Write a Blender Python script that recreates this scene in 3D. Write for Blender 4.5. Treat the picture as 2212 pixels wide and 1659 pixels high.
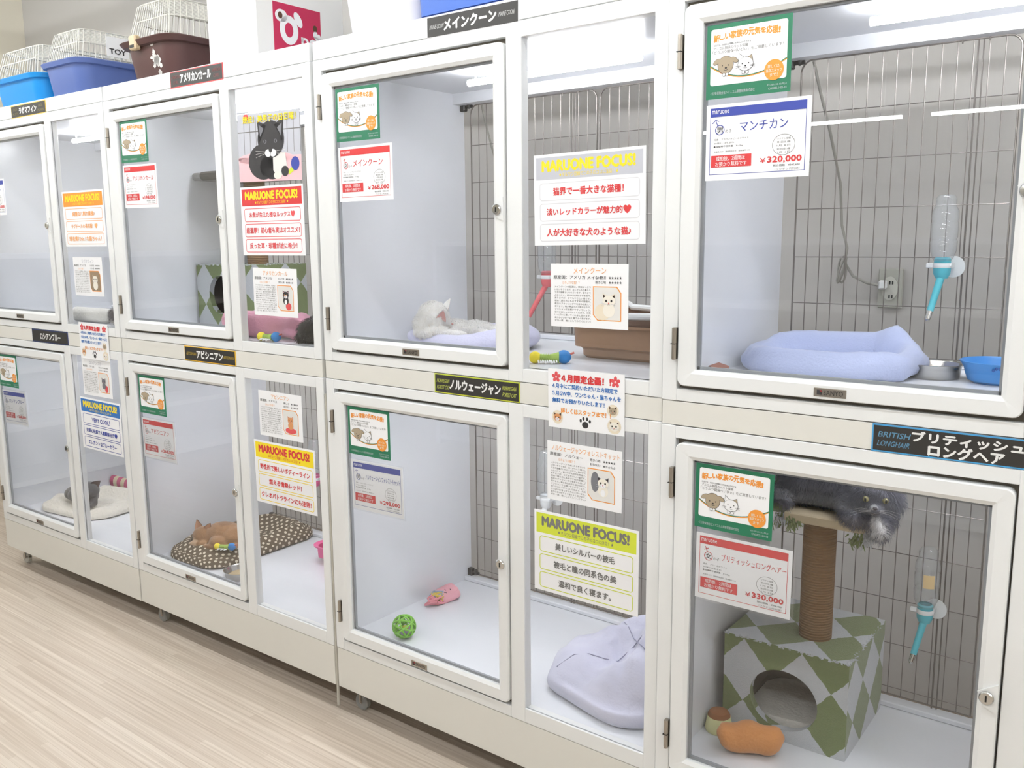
import bpy, bmesh, math, random
from mathutils import Vector, Matrix, noise
random.seed(7)
sc = bpy.context.scene
COL = sc.collection
for o in list(bpy.data.objects):
    bpy.data.objects.remove(o)

# ------------------------------------------------------------------ camera
cam_d = bpy.data.cameras.new('camera'); cam = bpy.data.objects.new('camera', cam_d); COL.objects.link(cam)
R = ((0.78935559, -0.60718364, -0.09080627), (0.61388091, 0.77861667, 0.13002427), (-0.00824534, -0.15837962, 0.98734387))
# columns: right, forward, up
cam.matrix_world = Matrix(((R[0][0], R[0][2], -R[0][1], 2.16710908), (R[1][0], R[1][2], -R[1][1], -1.82381127),
                           (R[2][0], R[2][2], -R[2][1], 1.45914702), (0, 0, 0, 1)))
cam_d.sensor_width = 36; cam_d.lens = 36 * 1921.31 / 2212; cam_d.clip_start = .02
sc.camera = cam
# ------------------------------------------------------------------ colour management, world, light levels
sc.view_settings.view_transform = 'Standard'; sc.view_settings.look = 'None'
sc.view_settings.gamma = 1; sc.view_settings.use_curve_mapping = False
sc.view_settings.exposure = 0.74
w = bpy.data.worlds.new('world'); sc.world = w; w.use_nodes = True
w.node_tree.nodes['Background'].inputs[0].default_value = (.9, .95, 1, 1)
w.node_tree.nodes['Background'].inputs[1].default_value = .3
CEIL_EMIT = 37.0       # fluorescent tubes of the shop ceiling
LAMP_UP = 40.0         # lamps inside the upper cells
LAMP_LOW = 40.0        # lamps inside the lower cells
sc.cycles.max_bounces = 7; sc.cycles.diffuse_bounces = 3; sc.cycles.glossy_bounces = 3
sc.cycles.transparent_max_bounces = 24; sc.cycles.caustics_reflective = False; sc.cycles.caustics_refractive = False
sc.cycles.sample_clamp_indirect = 6; sc.cycles.use_adaptive_sampling = True; sc.cycles.adaptive_threshold = .025

# ------------------------------------------------------------------ materials
def lin(c):
    return tuple(((x / 255) / 12.92 if x / 255 <= .04045 else ((x / 255 + .055) / 1.055) ** 2.4) for x in c)
MATS = {}
def mat(name, rgb, rough=.5, metal=0., spec=.5, bump=None, sheen=0., coat=0., srgb=True):
    if name in MATS: return MATS[name]
    m = bpy.data.materials.new(name); m.use_nodes = True; MATS[name] = m
    b = m.node_tree.nodes['Principled BSDF']
    c = lin(rgb) if srgb else rgb
    b.inputs['Base Color'].default_value = (*c, 1); b.inputs['Roughness'].default_value = rough
    b.inputs['Metallic'].default_value = metal; b.inputs['Specular IOR Level'].default_value = spec
    b.inputs['Sheen Weight'].default_value = sheen; b.inputs['Coat Weight'].default_value = coat
    if bump:
        N = m.node_tree.nodes; L = m.node_tree.links
        tc = N.new('ShaderNodeTexCoord'); t = N.new('ShaderNodeTexNoise'); t.inputs['Scale'].default_value = bump[0]
        t.inputs['Detail'].default_value = 4
        bp = N.new('ShaderNodeBump'); bp.inputs['Strength'].default_value = bump[1]; bp.inputs['Distance'].default_value = bump[2]
        L.new(tc.outputs['Object'], t.inputs['Vector']); L.new(t.outputs['Fac'], bp.inputs['Height'])
        L.new(bp.outputs['Normal'], b.inputs['Normal'])
    return m
def emit(name, rgb, s):
    m = bpy.data.materials.new(name); m.use_nodes = True; MATS[name] = m
    b = m.node_tree.nodes['Principled BSDF']; b.inputs['Base Color'].default_value = (.9, .9, .9, 1)
    b.inputs['Emission Color'].default_value = (*rgb, 1); b.inputs['Emission Strength'].default_value = s
    return m
def glass(name, tint=(1, 1, 1), refl=1.0, haze=0.0, mx=.96):
    m = bpy.data.materials.new(name); m.use_nodes = True; MATS[name] = m
    N = m.node_tree.nodes; L = m.node_tree.links; N.clear()
    out = N.new('ShaderNodeOutputMaterial'); tr = N.new('ShaderNodeBsdfTransparent'); tr.inputs[0].default_value = (*tint, 1)
    gl = N.new('ShaderNodeBsdfGlossy'); gl.inputs['Roughness'].default_value = .0
    lw = N.new('ShaderNodeLayerWeight'); lw.inputs['Blend'].default_value = .5
    p = N.new('ShaderNodeMath'); p.operation = 'POWER'; p.inputs[1].default_value = 5
    k = N.new('ShaderNodeMath'); k.operation = 'MULTIPLY_ADD'; k.inputs[1].default_value = mx * refl; k.inputs[2].default_value = .04 * refl
    mx_ = N.new('ShaderNodeMixShader')
    L.new(lw.outputs['Facing'], p.inputs[0]); L.new(p.outputs[0], k.inputs[0]); L.new(k.outputs[0], mx_.inputs[0])
    base = tr
    if haze:
        df = N.new('ShaderNodeBsdfDiffuse'); df.inputs[0].default_value = (.9, .92, .95, 1)
        h = N.new('ShaderNodeMixShader'); h.inputs[0].default_value = haze
        L.new(tr.outputs[0], h.inputs[1]); L.new(df.outputs[0], h.inputs[2]); base = h
    L.new(base.outputs[0], mx_.inputs[1]); L.new(gl.outputs[0], mx_.inputs[2]); L.new(mx_.outputs[0], out.inputs[0])
    return m

CAB = mat('white_cabinet_paint', (240, 241, 241), .32)
CREAM = mat('cream_cabinet_panel', (231, 229, 222), .4)
INNER = mat('white_cell_lining', (236, 238, 243), .25)
GASKET = mat('grey_brown_gasket', (112, 104, 92), .7)
SEAL = mat('grey_glass_seal', (150, 154, 160), .6)
CHROME = mat('chrome', (200, 200, 198), .15, 1)
STEEL = mat('brushed_steel', (168, 160, 150), .35, .9)
WIRE = mat('grey_wire', (128, 122, 118), .35, .6)
BLACK = mat('black_plastic', (38, 38, 40), .4)
DARK = mat('dark_slot', (25, 23, 22), .6)
GLASS = glass('clear_glass')
SLEEVE = glass('clear_plastic_sleeve', (.985, .99, .995), 1.0, .02)
BOTTLE = glass('clear_bottle_plastic', (.95, .97, .98), 2.0, .10)
PAPER = mat('white_paper', (248, 248, 250), .6, spec=.3)
INK = mat('black_ink', (50, 48, 50), .6)
GREY_INK = mat('grey_ink', (120, 118, 116), .6)
RED_INK = mat('red_ink', (214, 60, 62), .6)
NAVY = mat('navy_ink', (58, 72, 160), .6)
GREEN_INK = mat('dark_green_ink', (34, 116, 84), .5)
ORANGE_INK = mat('orange_ink', (243, 156, 62), .6)
PEACH_INK = mat('peach_ink', (246, 178, 116), .6)
YELLOW_INK = mat('yellow_ink', (250, 224, 40), .6)
LIME_INK = mat('lime_ink', (214, 224, 66), .6)
BLUE_INK = mat('blue_ink', (52, 116, 190), .6)
SILVER_INK = mat('silver_grey_ink', (196, 197, 206), .6)
PALE_LINE = mat('pale_grey_line', (222, 222, 226), .6)
TAN_INK = mat('tan_ink', (176, 160, 136), .6)
CREAM_INK = mat('cream_ink', (238, 226, 204), .6)
PINK_INK = mat('pink_ink', (244, 196, 202), .6)
PLATE = mat('black_plate', (48, 46, 44), .45)
ROSE = mat('rose_border', (226, 88, 92), .5)

def floor_mat():
    m = bpy.data.materials.new('pale_wood_plank_vinyl'); m.use_nodes = True
    N = m.node_tree.nodes; L = m.node_tree.links; b = N['Principled BSDF']
    tc = N.new('ShaderNodeTexCoord')
    br = N.new('ShaderNodeTexBrick'); br.offset = .37; br.inputs['Scale'].default_value = 1
    br.inputs['Brick Width'].default_value = .62; br.inputs['Row Height'].default_value = .024
    br.inputs['Mortar Size'].default_value = .0006; br.inputs['Mortar Smooth'].default_value = .3
    br.inputs['Color1'].default_value = (*lin((236, 224, 210)), 1); br.inputs['Color2'].default_value = (*lin((222, 208, 193)), 1)
    br.inputs['Mortar'].default_value = (*lin((206, 190, 172)), 1)
    L.new(tc.outputs['Object'], br.inputs['Vector'])
    mp = N.new('ShaderNodeMapping'); mp.inputs['Scale'].default_value = (1.4, 120, 1)
    L.new(tc.outputs['Object'], mp.inputs['Vector'])
    nz = N.new('ShaderNodeTexNoise'); nz.inputs['Scale'].default_value = 1; nz.inputs['Detail'].default_value = 5
    L.new(mp.outputs[0], nz.inputs['Vector'])
    rp = N.new('ShaderNodeValToRGB'); rp.color_ramp.elements[0].position = .3; rp.color_ramp.elements[1].position = .72
    rp.color_ramp.elements[0].color = (*lin((214, 206, 198)), 1); rp.color_ramp.elements[1].color = (1, 1, 1, 1)
    L.new(nz.outputs['Fac'], rp.inputs[0])
    mx = N.new('ShaderNodeMix'); mx.data_type = 'RGBA'; mx.blend_type = 'MULTIPLY'; mx.inputs[0].default_value = .8
    L.new(br.outputs['Color'], mx.inputs[6]); L.new(rp.outputs[0], mx.inputs[7]); L.new(mx.outputs[2], b.inputs['Base Color'])
    b.inputs['Roughness'].default_value = .42
    return m
def carpet_mat(name, p=.152, q=.17, off=(0, 0)):
    m = bpy.data.materials.new(name); m.use_nodes = True
    N = m.node_tree.nodes; L = m.node_tree.links; b = N['Principled BSDF']
    tc = N.new('ShaderNodeTexCoord'); s = N.new('ShaderNodeSeparateXYZ'); n = N.new('ShaderNodeSeparateXYZ')
    wob = N.new('ShaderNodeTexNoise'); wob.inputs['Scale'].default_value = 60
    wm = N.new('ShaderNodeVectorMath'); wm.operation = 'MULTIPLY_ADD'; wm.inputs[1].default_value = (.008,) * 3
    L.new(tc.outputs['Object'], wob.inputs['Vector']); L.new(wob.outputs['Color'], wm.inputs[0]); L.new(tc.outputs['Object'], wm.inputs[2])
    L.new(wm.outputs[0], s.inputs[0]); L.new(tc.outputs['Normal'], n.inputs[0])
    def M(op, a, c=None):
        x = N.new('ShaderNodeMath'); x.operation = op
        for i, v in enumerate((a, c)):
            if v is None: continue
            if isinstance(v, (int, float)): x.inputs[i].default_value = v
            else: L.new(v, x.inputs[i])
        return x.outputs[0]
    def mixf(f, a, c):
        x = N.new('ShaderNodeMix'); L.new(f, x.inputs[0]); L.new(a, x.inputs[2]); L.new(c, x.inputs[3]); return x.outputs[0]
    fx = M('GREATER_THAN', M('ABSOLUTE', n.outputs[0]), .6); fz = M('GREATER_THAN', M('ABSOLUTE', n.outputs[2]), .6)
    a = M('ADD', mixf(fx, s.outputs[0], s.outputs[1]), off[0]); c = M('ADD', mixf(fz, s.outputs[2], s.outputs[1]), off[1])
    u = M('FLOOR', M('ADD', M('DIVIDE', a, p), M('DIVIDE', c, q))); v = M('FLOOR', M('SUBTRACT', M('DIVIDE', a, p), M('DIVIDE', c, q)))
    k = M('GREATER_THAN', M('FLOORED_MODULO', M('ADD', u, v), 2), .5)
    mx = N.new('ShaderNodeMix'); mx.data_type = 'RGBA'; L.new(k, mx.inputs[0])
    mx.inputs[6].default_value = (*lin((196, 200, 204)), 1); mx.inputs[7].default_value = (*lin((116, 130, 82)), 1)
    L.new(mx.outputs[2], b.inputs['Base Color']); b.inputs['Roughness'].default_value = .95; b.inputs['Sheen Weight'].default_value = .3
    t = N.new('ShaderNodeTexNoise'); t.inputs['Scale'].default_value = 320; bp = N.new('ShaderNodeBump')
    bp.inputs['Strength'].default_value = .5; bp.inputs['Distance'].default_value = .004
    L.new(tc.outputs['Object'], t.inputs['Vector']); L.new(t.outputs['Fac'], bp.inputs['Height']); L.new(bp.outputs[0], b.inputs['Normal'])
    return m
def dots_mat(name, base, dot, step=.024, rad=.26):
    m = bpy.data.materials.new(name); m.use_nodes = True
    N = m.node_tree.nodes; L = m.node_tree.links; b = N['Principled BSDF']
    tc = N.new('ShaderNodeTexCoord'); mp = N.new('ShaderNodeMapping'); mp.inputs['Rotation'].default_value = (0, 0, .8)
    sz = N.new('ShaderNodeSeparateXYZ'); L.new(tc.outputs['Object'], sz.inputs[0]); fz = N.new('ShaderNodeMath'); fz.operation = 'SUBTRACT'; fz.inputs[0].default_value = .05; L.new(sz.outputs[2], fz.inputs[1])
    wr = N.new('ShaderNodeVectorMath'); wr.operation = 'SCALE'; L.new(tc.outputs['Normal'], wr.inputs[0]); L.new(fz.outputs[0], wr.inputs[3]); ad = N.new('ShaderNodeVectorMath'); L.new(wr.outputs[0], ad.inputs[0]); L.new(tc.outputs['Object'], ad.inputs[1])
    L.new(ad.outputs[0], mp.inputs[0])
    v = N.new('ShaderNodeTexVoronoi'); v.voronoi_dimensions = '2D'; v.inputs['Scale'].default_value = 1 / step; v.inputs['Randomness'].default_value = .25
    L.new(mp.outputs[0], v.inputs['Vector'])
    k = N.new('ShaderNodeMath'); k.operation = 'LESS_THAN'; k.inputs[1].default_value = rad; L.new(v.outputs['Distance'], k.inputs[0])
    mx = N.new('ShaderNodeMix'); mx.data_type = 'RGBA'; L.new(k.outputs[0], mx.inputs[0])
    mx.inputs[6].default_value = (*lin(base), 1); mx.inputs[7].default_value = (*lin(dot), 1)
    L.new(mx.outputs[2], b.inputs['Base Color']); b.inputs['Roughness'].default_value = .9
    return m
def rope_mat(name, rgb):
    m = mat(name, rgb, .95); N = m.node_tree.nodes; L = m.node_tree.links; b = N['Principled BSDF']
    tc = N.new('ShaderNodeTexCoord'); wv = N.new('ShaderNodeTexWave'); wv.bands_direction = 'Z'; wv.inputs['Scale'].default_value = 45
    wv.inputs['Distortion'].default_value = 1.5; wv.inputs['Detail'].default_value = 3
    bp = N.new('ShaderNodeBump'); bp.inputs['Strength'].default_value = .8; bp.inputs['Distance'].default_value = .003
    L.new(tc.outputs['Object'], wv.inputs['Vector']); L.new(wv.outputs['Fac'], bp.inputs['Height']); L.new(bp.outputs[0], b.inputs['Normal'])
    return m
def fur_mat(name, base, patches=(), rough=.85, strands=False):
    """fur whose coat patches are ellipsoid regions in the animal's own coordinates: (centre, radius, colour)"""
    m = bpy.data.materials.new(name); m.use_nodes = True
    N = m.node_tree.nodes; L = m.node_tree.links; b = N['Principled BSDF']
    tc = N.new('ShaderNodeTexCoord')
    nz = N.new('ShaderNodeTexNoise'); nz.inputs['Scale'].default_value = 70; nz.inputs['Detail'].default_value = 3
    L.new(tc.outputs['Object'], nz.inputs['Vector'])
    col = None
    mx0 = N.new('ShaderNodeMix'); mx0.data_type = 'RGBA'; L.new(nz.outputs['Fac'], mx0.inputs[0])
    bc = lin(base)
    k0 = .92 if bc[1] > .6 else .72
    mx0.inputs[6].default_value = (*[x * k0 for x in bc], 1); mx0.inputs[7].default_value = (*[min(.97, x * 1.2) for x in bc], 1)
    col = mx0.outputs[2]
    for c, r, rgb in patches:
        d = N.new('ShaderNodeVectorMath'); d.operation = 'DISTANCE'; d.inputs[1].default_value = c
        L.new(tc.outputs['Object'], d.inputs[0])
        a = N.new('ShaderNodeMath'); a.operation = 'MULTIPLY_ADD'; a.inputs[1].default_value = .02; L.new(nz.outputs['Fac'], a.inputs[0]); L.new(d.outputs['Value'], a.inputs[2])
        mr = N.new('ShaderNodeMapRange'); mr.inputs[1].default_value = r * 1.1 + .01; mr.inputs[2].default_value = r * .8 + .01
        L.new(a.outputs[0], mr.inputs[0])
        x = N.new('ShaderNodeMix'); x.data_type = 'RGBA'; L.new(mr.outputs[0], x.inputs[0]); L.new(col, x.inputs[6])
        x.inputs[7].default_value = (*lin(rgb), 1); col = x.outputs[2]
    fb = N.new('ShaderNodeTexNoise'); fb.inputs['Scale'].default_value = 260; fb.inputs['Detail'].default_value = 3; L.new(tc.outputs['Object'], fb.inputs['Vector'])
    bp = N.new('ShaderNodeBump'); bp.inputs['Strength'].default_value = .45; bp.inputs['Distance'].default_value = .003; L.new(fb.outputs['Fac'], bp.inputs['Height']); L.new(bp.outputs[0], b.inputs['Normal'])
    b.inputs['Sheen Weight'].default_value = .35; b.inputs['Sheen Roughness'].default_value = .5
    L.new(col, b.inputs['Base Color']); b.inputs['Roughness'].default_value = rough; b.inputs['Specular IOR Level'].default_value = .2
    if strands:      # hair lets light through
        tl = N.new('ShaderNodeBsdfTranslucent'); L.new(col, tl.inputs[0]); ms = N.new('ShaderNodeMixShader'); ms.inputs[0].default_value = .5
        out = N['Material Output']; L.new(b.outputs[0], ms.inputs[1]); L.new(tl.outputs[0], ms.inputs[2]); L.new(ms.outputs[0], out.inputs[0])
    return m

# ------------------------------------------------------------------ mesh builder
def rrect(cx, cy, hx, hy, r, n=5):
    r = max(1e-5, min(r, hx, hy)); P = []
    for sx, sy, a0 in ((1, 1, 0), (-1, 1, 90), (-1, -1, 180), (1, -1, 270)):
        for i in range(n + 1):
            a = math.radians(a0 + 90 * i / n)
            P.append((cx + sx * (hx - r) + r * math.cos(a), cy + sy * (hy - r) + r * math.sin(a)))
    return P
GLYPHS = {}
def glyphs(s, bold):
    k = (s, bold)
    if k not in GLYPHS:
        c = bpy.data.curves.new('t', 'FONT'); c.body = s; c.resolution_u = 2; c.offset = bold
        o = bpy.data.objects.new('t', c); COL.objects.link(o)
        dg = bpy.context.evaluated_depsgraph_get(); e = o.evaluated_get(dg); m = e.to_mesh()
        V = [(v.co.x, v.co.y) for v in m.vertices]; F = [tuple(p.vertices) for p in m.polygons]
        e.to_mesh_clear(); bpy.data.objects.remove(o); bpy.data.curves.remove(c)
        xs = [v[0] for v in V] or [0, 1]; ys = [v[1] for v in V] or [0, 1]
        GLYPHS[k] = (V, F, min(xs), max(xs), min(ys), max(ys))
    return GLYPHS[k]
class MB:
    def __init__(s): s.v = []; s.f = []; s.m = []; s.mats = []; s.flat = set()
    def mi(s, m):
        if m not in s.mats: s.mats.append(m)
        return s.mats.index(m)
    def add(s, V, F, m, X=None):
        k = len(s.v); i = s.mi(m)
        s.v += [tuple(X @ Vector(p)) if X is not None else tuple(p) for p in V]
        for f in F: s.f.append(tuple(a + k for a in f)); s.m.append(i)
        return s
    def box(s, x0, x1, y0, y1, z0, z1, m, c=0., X=None):
        if c <= 0:
            V = [(x, y, z) for x in (x0, x1) for y in (y0, y1) for z in (z0, z1)]
            return s.add(V, [(0, 1, 3, 2), (4, 6, 7, 5), (0, 4, 5, 1), (2, 3, 7, 6), (0, 2, 6, 4), (1, 5, 7, 3)], m, X)
        cs = [(x0, x1), (y0, y1), (z0, z1)]; V = []; idx = {}
        for a in range(8):
            g = [(a >> i) & 1 for i in range(3)]
            for ax in range(3):   # vertex lying on the face of axis ax
                p = [cs[i][g[i]] + (0 if i == ax else (c if g[i] == 0 else -c)) for i in range(3)]
                idx[(a, ax)] = len(V); V.append(tuple(p))
        F = []
        for ax in range(3):
            o1, o2 = (ax + 1) % 3, (ax + 2) % 3
            for sd in (0, 1):
                q = [(sd << ax) | (p << o1) | (r << o2) for p, r in ((0, 0), (1, 0), (1, 1), (0, 1))]
                f = [idx[(a, ax)] for a in q]; F.append(tuple(f if sd else f[::-1]))
        for ax in range(3):      # edges along ax
            o1, o2 = (ax + 1) % 3, (ax + 2) % 3
            for p in (0, 1):
                for r in (0, 1):
                    a = (p << o1) | (r << o2); b_ = a | (1 << ax)
                    f = [idx[(a, o1)], idx[(b_, o1)], idx[(b_, o2)], idx[(a, o2)]]
                    F.append(tuple(f if (p ^ r) else f[::-1]))
        for a in range(8):
            f = [idx[(a, 0)], idx[(a, 1)], idx[(a, 2)]]
            F.append(tuple(f if bin(a).count('1') % 2 else f[::-1]))
        return s.add(V, F, m, X)
    def loft(s, rings, m, cap=(1, 1), X=None, closed=True):
        n = len(rings[0]); V = [p for r in rings for p in r]; F = []
        for i in range(len(rings) - 1):
            for j in range(n if closed else n - 1):
                F.append((i * n + j, i * n + (j + 1) % n, (i + 1) * n + (j + 1) % n, (i + 1) * n + j))
        if cap[0]: F.append(tuple(range(n))[::-1])
        if cap[1]: F.append(tuple((len(rings) - 1) * n + j for j in range(n)))
        return s.add(V, F, m, X)
    def lathe(s, prof, m, c=(0, 0, 0), n=24, X=None, cap=(0, 0)):
        rings = [[(c[0] + r * math.cos(6.28319 * j / n), c[1] + r * math.sin(6.28319 * j / n), c[2] + z) for j in range(n)] for r, z in prof]
        return s.loft(rings, m, cap, X)
    def tube(s, pts, r, m, n=8, cap=True, X=None):
        P = [Vector(p) for p in pts]; rings = []; up = None
        for i, p in enumerate(P):
            t = (P[min(i + 1, len(P) - 1)] - P[max(i - 1, 0)]).normalized()
            if up is None: up = t.orthogonal().normalized()
            up = (up - t * up.dot(t)); up = up.normalized() if up.length > 1e-6 else t.orthogonal().normalized()
            b = t.cross(up); rr = r[i] if isinstance(r, (list, tuple)) else r
            rings.append([p + up * (rr * math.cos(6.28319 * j / n)) + b * (rr * math.sin(6.28319 * j / n)) for j in range(n)])
        return s.loft(rings, m, (cap, cap), X)
    def ell(s, c, r, m, X=None, nu=16, nv=10):
        rings = []
        for i in range(nv + 1):
            a = -math.pi / 2 + math.pi * min(max(i / nv, .004), .996)
            rings.append([(c[0] + r[0] * math.cos(a) * math.cos(6.28319 * j / nu), c[1] + r[1] * math.cos(a) * math.sin(6.28319 * j / nu), c[2] + r[2] * math.sin(a)) for j in range(nu)])
        return s.loft(rings, m, (1, 1), X)
    # --- printing on a sheet: u right, v up, seen from -y; k = ink layer
    def _y(s, k): return -.0007 - .00025 * k
    def ink(s, P, m, k=1):
        return s.add([(u, s._y(k), v) for u, v in P], [tuple(range(len(P)))], m)
    def irect(s, u0, v0, u1, v1, m, k=1): return s.ink([(u0, v0), (u1, v0), (u1, v1), (u0, v1)], m, k)
    def iell(s, cu, cv, ru, rv, m, k=1, n=20, rot=0):
        c, d = math.cos(rot), math.sin(rot)
        return s.ink([(cu + c * ru * math.cos(6.28319 * i / n) - d * rv * math.sin(6.28319 * i / n), cv + d * ru * math.cos(6.28319 * i / n) + c * rv * math.sin(6.28319 * i / n)) for i in range(n)], m, k)
    def irr(s, u0, v0, u1, v1, r, m, k=1): return s.ink(rrect((u0 + u1) / 2, (v0 + v1) / 2, (u1 - u0) / 2, (v1 - v0) / 2, r), m, k)
    def iring(s, P, Q, m, k=1):
        n = len(P); return s.add([(u, s._y(k), v) for u, v in P + Q], [(i, (i + 1) % n, n + (i + 1) % n, n + i) for i in range(n)], m)
    def irro(s, u0, v0, u1, v1, r, t, m, k=1):
        f = lambda d: rrect((u0 + u1) / 2, (v0 + v1) / 2, (u1 - u0) / 2 - d, (v1 - v0) / 2 - d, max(r - d, .0002))
        return s.iring(f(0), f(t), m, k)
    def iline(s, pts, t, m, k=1):
        for a, b in zip(pts[:-1], pts[1:]):
            d = Vector((b[0] - a[0], b[1] - a[1])); n = Vector((-d.y, d.x)).normalized() * (t / 2)
            s.ink([(a[0] - n.x, a[1] - n.y), (b[0] - n.x, b[1] - n.y), (b[0] + n.x, b[1] + n.y), (a[0] + n.x, a[1] + n.y)], m, k)
        return s
    def text(s, t, u0, v0, u1, v1, m, bold=0., k=2, slant=0., arc=0.):
        """text stretched to fill the box u0..u1, v0..v1"""
        V, F, a, b, c, d = glyphs(t, 0); su = (u1 - u0) / (b - a or 1); sv = (v1 - v0) / (d - c or 1)
        out = []
        for x, y in V:
            uu = u0 + (x - a) * su; vv = v0 + (y - c) * sv
            uu += slant * (vv - v0)
            if arc: vv += arc * (1 - ((2 * (uu - u0) / (u1 - u0)) - 1) ** 2)
            out.append((uu, s._y(k), vv))
        if bold <= 0: return s.add(out, F, m)
        d = bold * min(su, sv) * .55      # heavier lettering: the same letters struck again, slightly shifted
        for i, (p, q) in enumerate(((d, 0), (-d, 0), (0, d), (0, -d)) if bold >= .02 else ((d, 0), (-d, 0))):
            s.add([(a_ + p, b_ - .00004 * i, c_ + q) for a_, b_, c_ in out], F, m)
        return s
    def sheet(s, w_, h_, m, c=None):
        return s.box(-w_ / 2, w_ / 2, -.0007, 0, -h_ / 2, h_ / 2, m)
    def build(s, name, parent=None, loc=None, smooth=35, origin=None, rot=None):
        me = bpy.data.meshes.new(name); V = s.v
        if origin is not None: V = [(a - origin[0], b - origin[1], c - origin[2]) for a, b, c in V]
        me.from_pydata(V, [], s.f)
        for m in s.mats: me.materials.append(m)
        me.polygons.foreach_set('material_index', s.m)
        if smooth:
            me.polygons.foreach_set('use_smooth', [True] * len(s.f)); me.set_sharp_from_angle(angle=math.radians(smooth))
        me.update()
        if len(s.f) < 6000:
            bm = bmesh.new(); bm.from_mesh(me); bmesh.ops.recalc_face_normals(bm, faces=bm.faces); bm.to_mesh(me); bm.free()
        o = bpy.data.objects.new(name, me); COL.objects.link(o)
        if parent is not None: o.parent = parent
        if origin is not None: o.location = origin
        if loc is not None: o.location = loc
        if rot is not None: o.rotation_euler = rot
        return o
def tag(o, label=None, cat=None, group=None, kind=None):
    for k, v in (('label', label), ('category', cat), ('group', group), ('kind', kind)):
        if v: o[k] = v
    return o
# ------------------------------------------------------------------ where the four showcases stand
XU = {0: -2.38996, 1: -1.2, 2: 0., 3: 1.19469}; YU = {0: -.02792, 1: -.00748, 2: 0., 3: -.00414}; TU = {0: .02002, 1: .00968, 2: 0., 3: .01612}
UM = {u: Matrix.Translation((XU[u], YU[u] - .6 * TU[u], 0)) @ Matrix.Rotation(TU[u], 4, 'Z') for u in XU}
UF, LF, FZ = 1.131, .18, -.105      # upper cell floor, lower cell floor, shop floor
def place(o, u, p=(0, 0, 0), tilt=0., rz=0.):
    o.matrix_world = UM[u] @ Matrix.Translation(p) @ Matrix.Rotation(rz, 4, 'Z') @ Matrix.Rotation(-tilt, 4, 'Y')
    return o
def root(name, u, p, label, cat, group=None, rz=0.):
    o = bpy.data.objects.new(name, None); COL.objects.link(o); o.empty_display_size = .05
    place(o, u, p, 0, rz); return tag(o, label, cat, group)
def U(u, x, y, z): return tuple(UM[u] @ Vector((x, y, z)))

# ------------------------------------------------------------------ room
def slab(name, x0, x1, y0, y1, z0, z1, m):
    return tag(MB().box(x0, x1, y0, y1, z0, z1, m).build(name, smooth=0), kind='structure')
WALL = mat('beige_wall', (193, 190, 186), .8); WALL2 = mat('cream_wall', (240, 234, 218), .8)
CEILM = mat('white_ceiling', (238, 236, 230), .9)
slab('floor', -4.4, 7, -12, 1.3, FZ - .1, FZ, floor_mat())
slab('ceiling', -4.4, 7, -12, 1.3, 3.3, 3.4, CEILM)
slab('wall_back', -4.4, 7, 1.06, 1.2, FZ, 3.3, WALL)
slab('wall_left', -4.4, -4.12, -12, 1.06, FZ, 3.3, WALL2)
slab('wall_right', 6.4, 6.6, -12, 1.06, FZ, 3.3, WALL2)
slab('wall_front', -4.4, 6.6, -12, -11.8, FZ, 3.3, WALL2)
slab('baseboard_back', -4.0, 6.4, 1.045, 1.06, FZ, FZ + .10, mat('brown_baseboard', (140, 122, 104), .6))
TUBE = emit('fluorescent_tube', (.95, .98, 1), CEIL_EMIT)
HOUS = mat('white_lamp_housing', (235, 235, 232), .4)
def ceiling_light(x, y, first=[]):
    if not first:
        r = bpy.data.objects.new('ceiling_light', None); COL.objects.link(r)
        MB().box(-.62, .62, -.05, .05, -.03, 0, HOUS, .006).build('housing', r)
        MB().tube([(-.585, 0, -.05), (.585, 0, -.05)], .018, TUBE, 10).build('tube', r)
        for x_ in (-.4, .4): MB().tube([(x_, 0, 0), (x_, 0, .52)], .006, HOUS, 8).build('hanging_rod', r)
        first.append(r)
    else:
        s = first[0]; r = s.copy(); COL.objects.link(r)
        for ch in s.children:
            c = ch.copy(); COL.objects.link(c); c.parent = r
    r.location = (x, y, 2.78)
    return tag(r, 'white fluorescent batten light on the shop ceiling', 'ceiling light', 'fluorescent battens in rows on the shop ceiling')
for yy in (-.75, -2.4, -8.5):
    for i in range(7):
        ceiling_light((-2.325 if yy < -8 else -3.45) + 1.46 * i, yy)
SHELFM = mat('white_steel_shelf', (232, 232, 230), .45); SHELFB = mat('grey_shelf_back', (188, 186, 182), .6)
def shop_shelf(x, y, rz, length, depth, height, n, label):
    t = bpy.data.objects.new('shop_shelf', None); COL.objects.link(t); t.location = (x, y, FZ); t.rotation_euler = (0, 0, rz)
    MB().box(-length / 2, length / 2, depth - .02, depth, 0, height, SHELFB).build('back_panel', t, smooth=0)
    for sx in (-1, 1): MB().box(sx * length / 2 - .02, sx * length / 2 + .02, 0, depth, 0, height + .03, SHELFM).build('upright', t, smooth=0)
    for i in range(n): z = .04 + (height - .06) * i / (n - 1); MB().box(-length / 2 + .02, length / 2 - .02, .0, depth - .02, z, z + .035, SHELFM, .004).build('shelf_board', t, smooth=0)
    return tag(t, label, 'shelf')
shop_shelf(-.2, -3.2, math.pi, 4.6, .42, 1.55, 5, 'long white steel shelf across the aisle from the showcases')
shop_shelf(-3.66, -1.55, math.pi / 2, 1.9, .42, 1.5, 5, 'short white steel shelf along the left wall')
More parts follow.
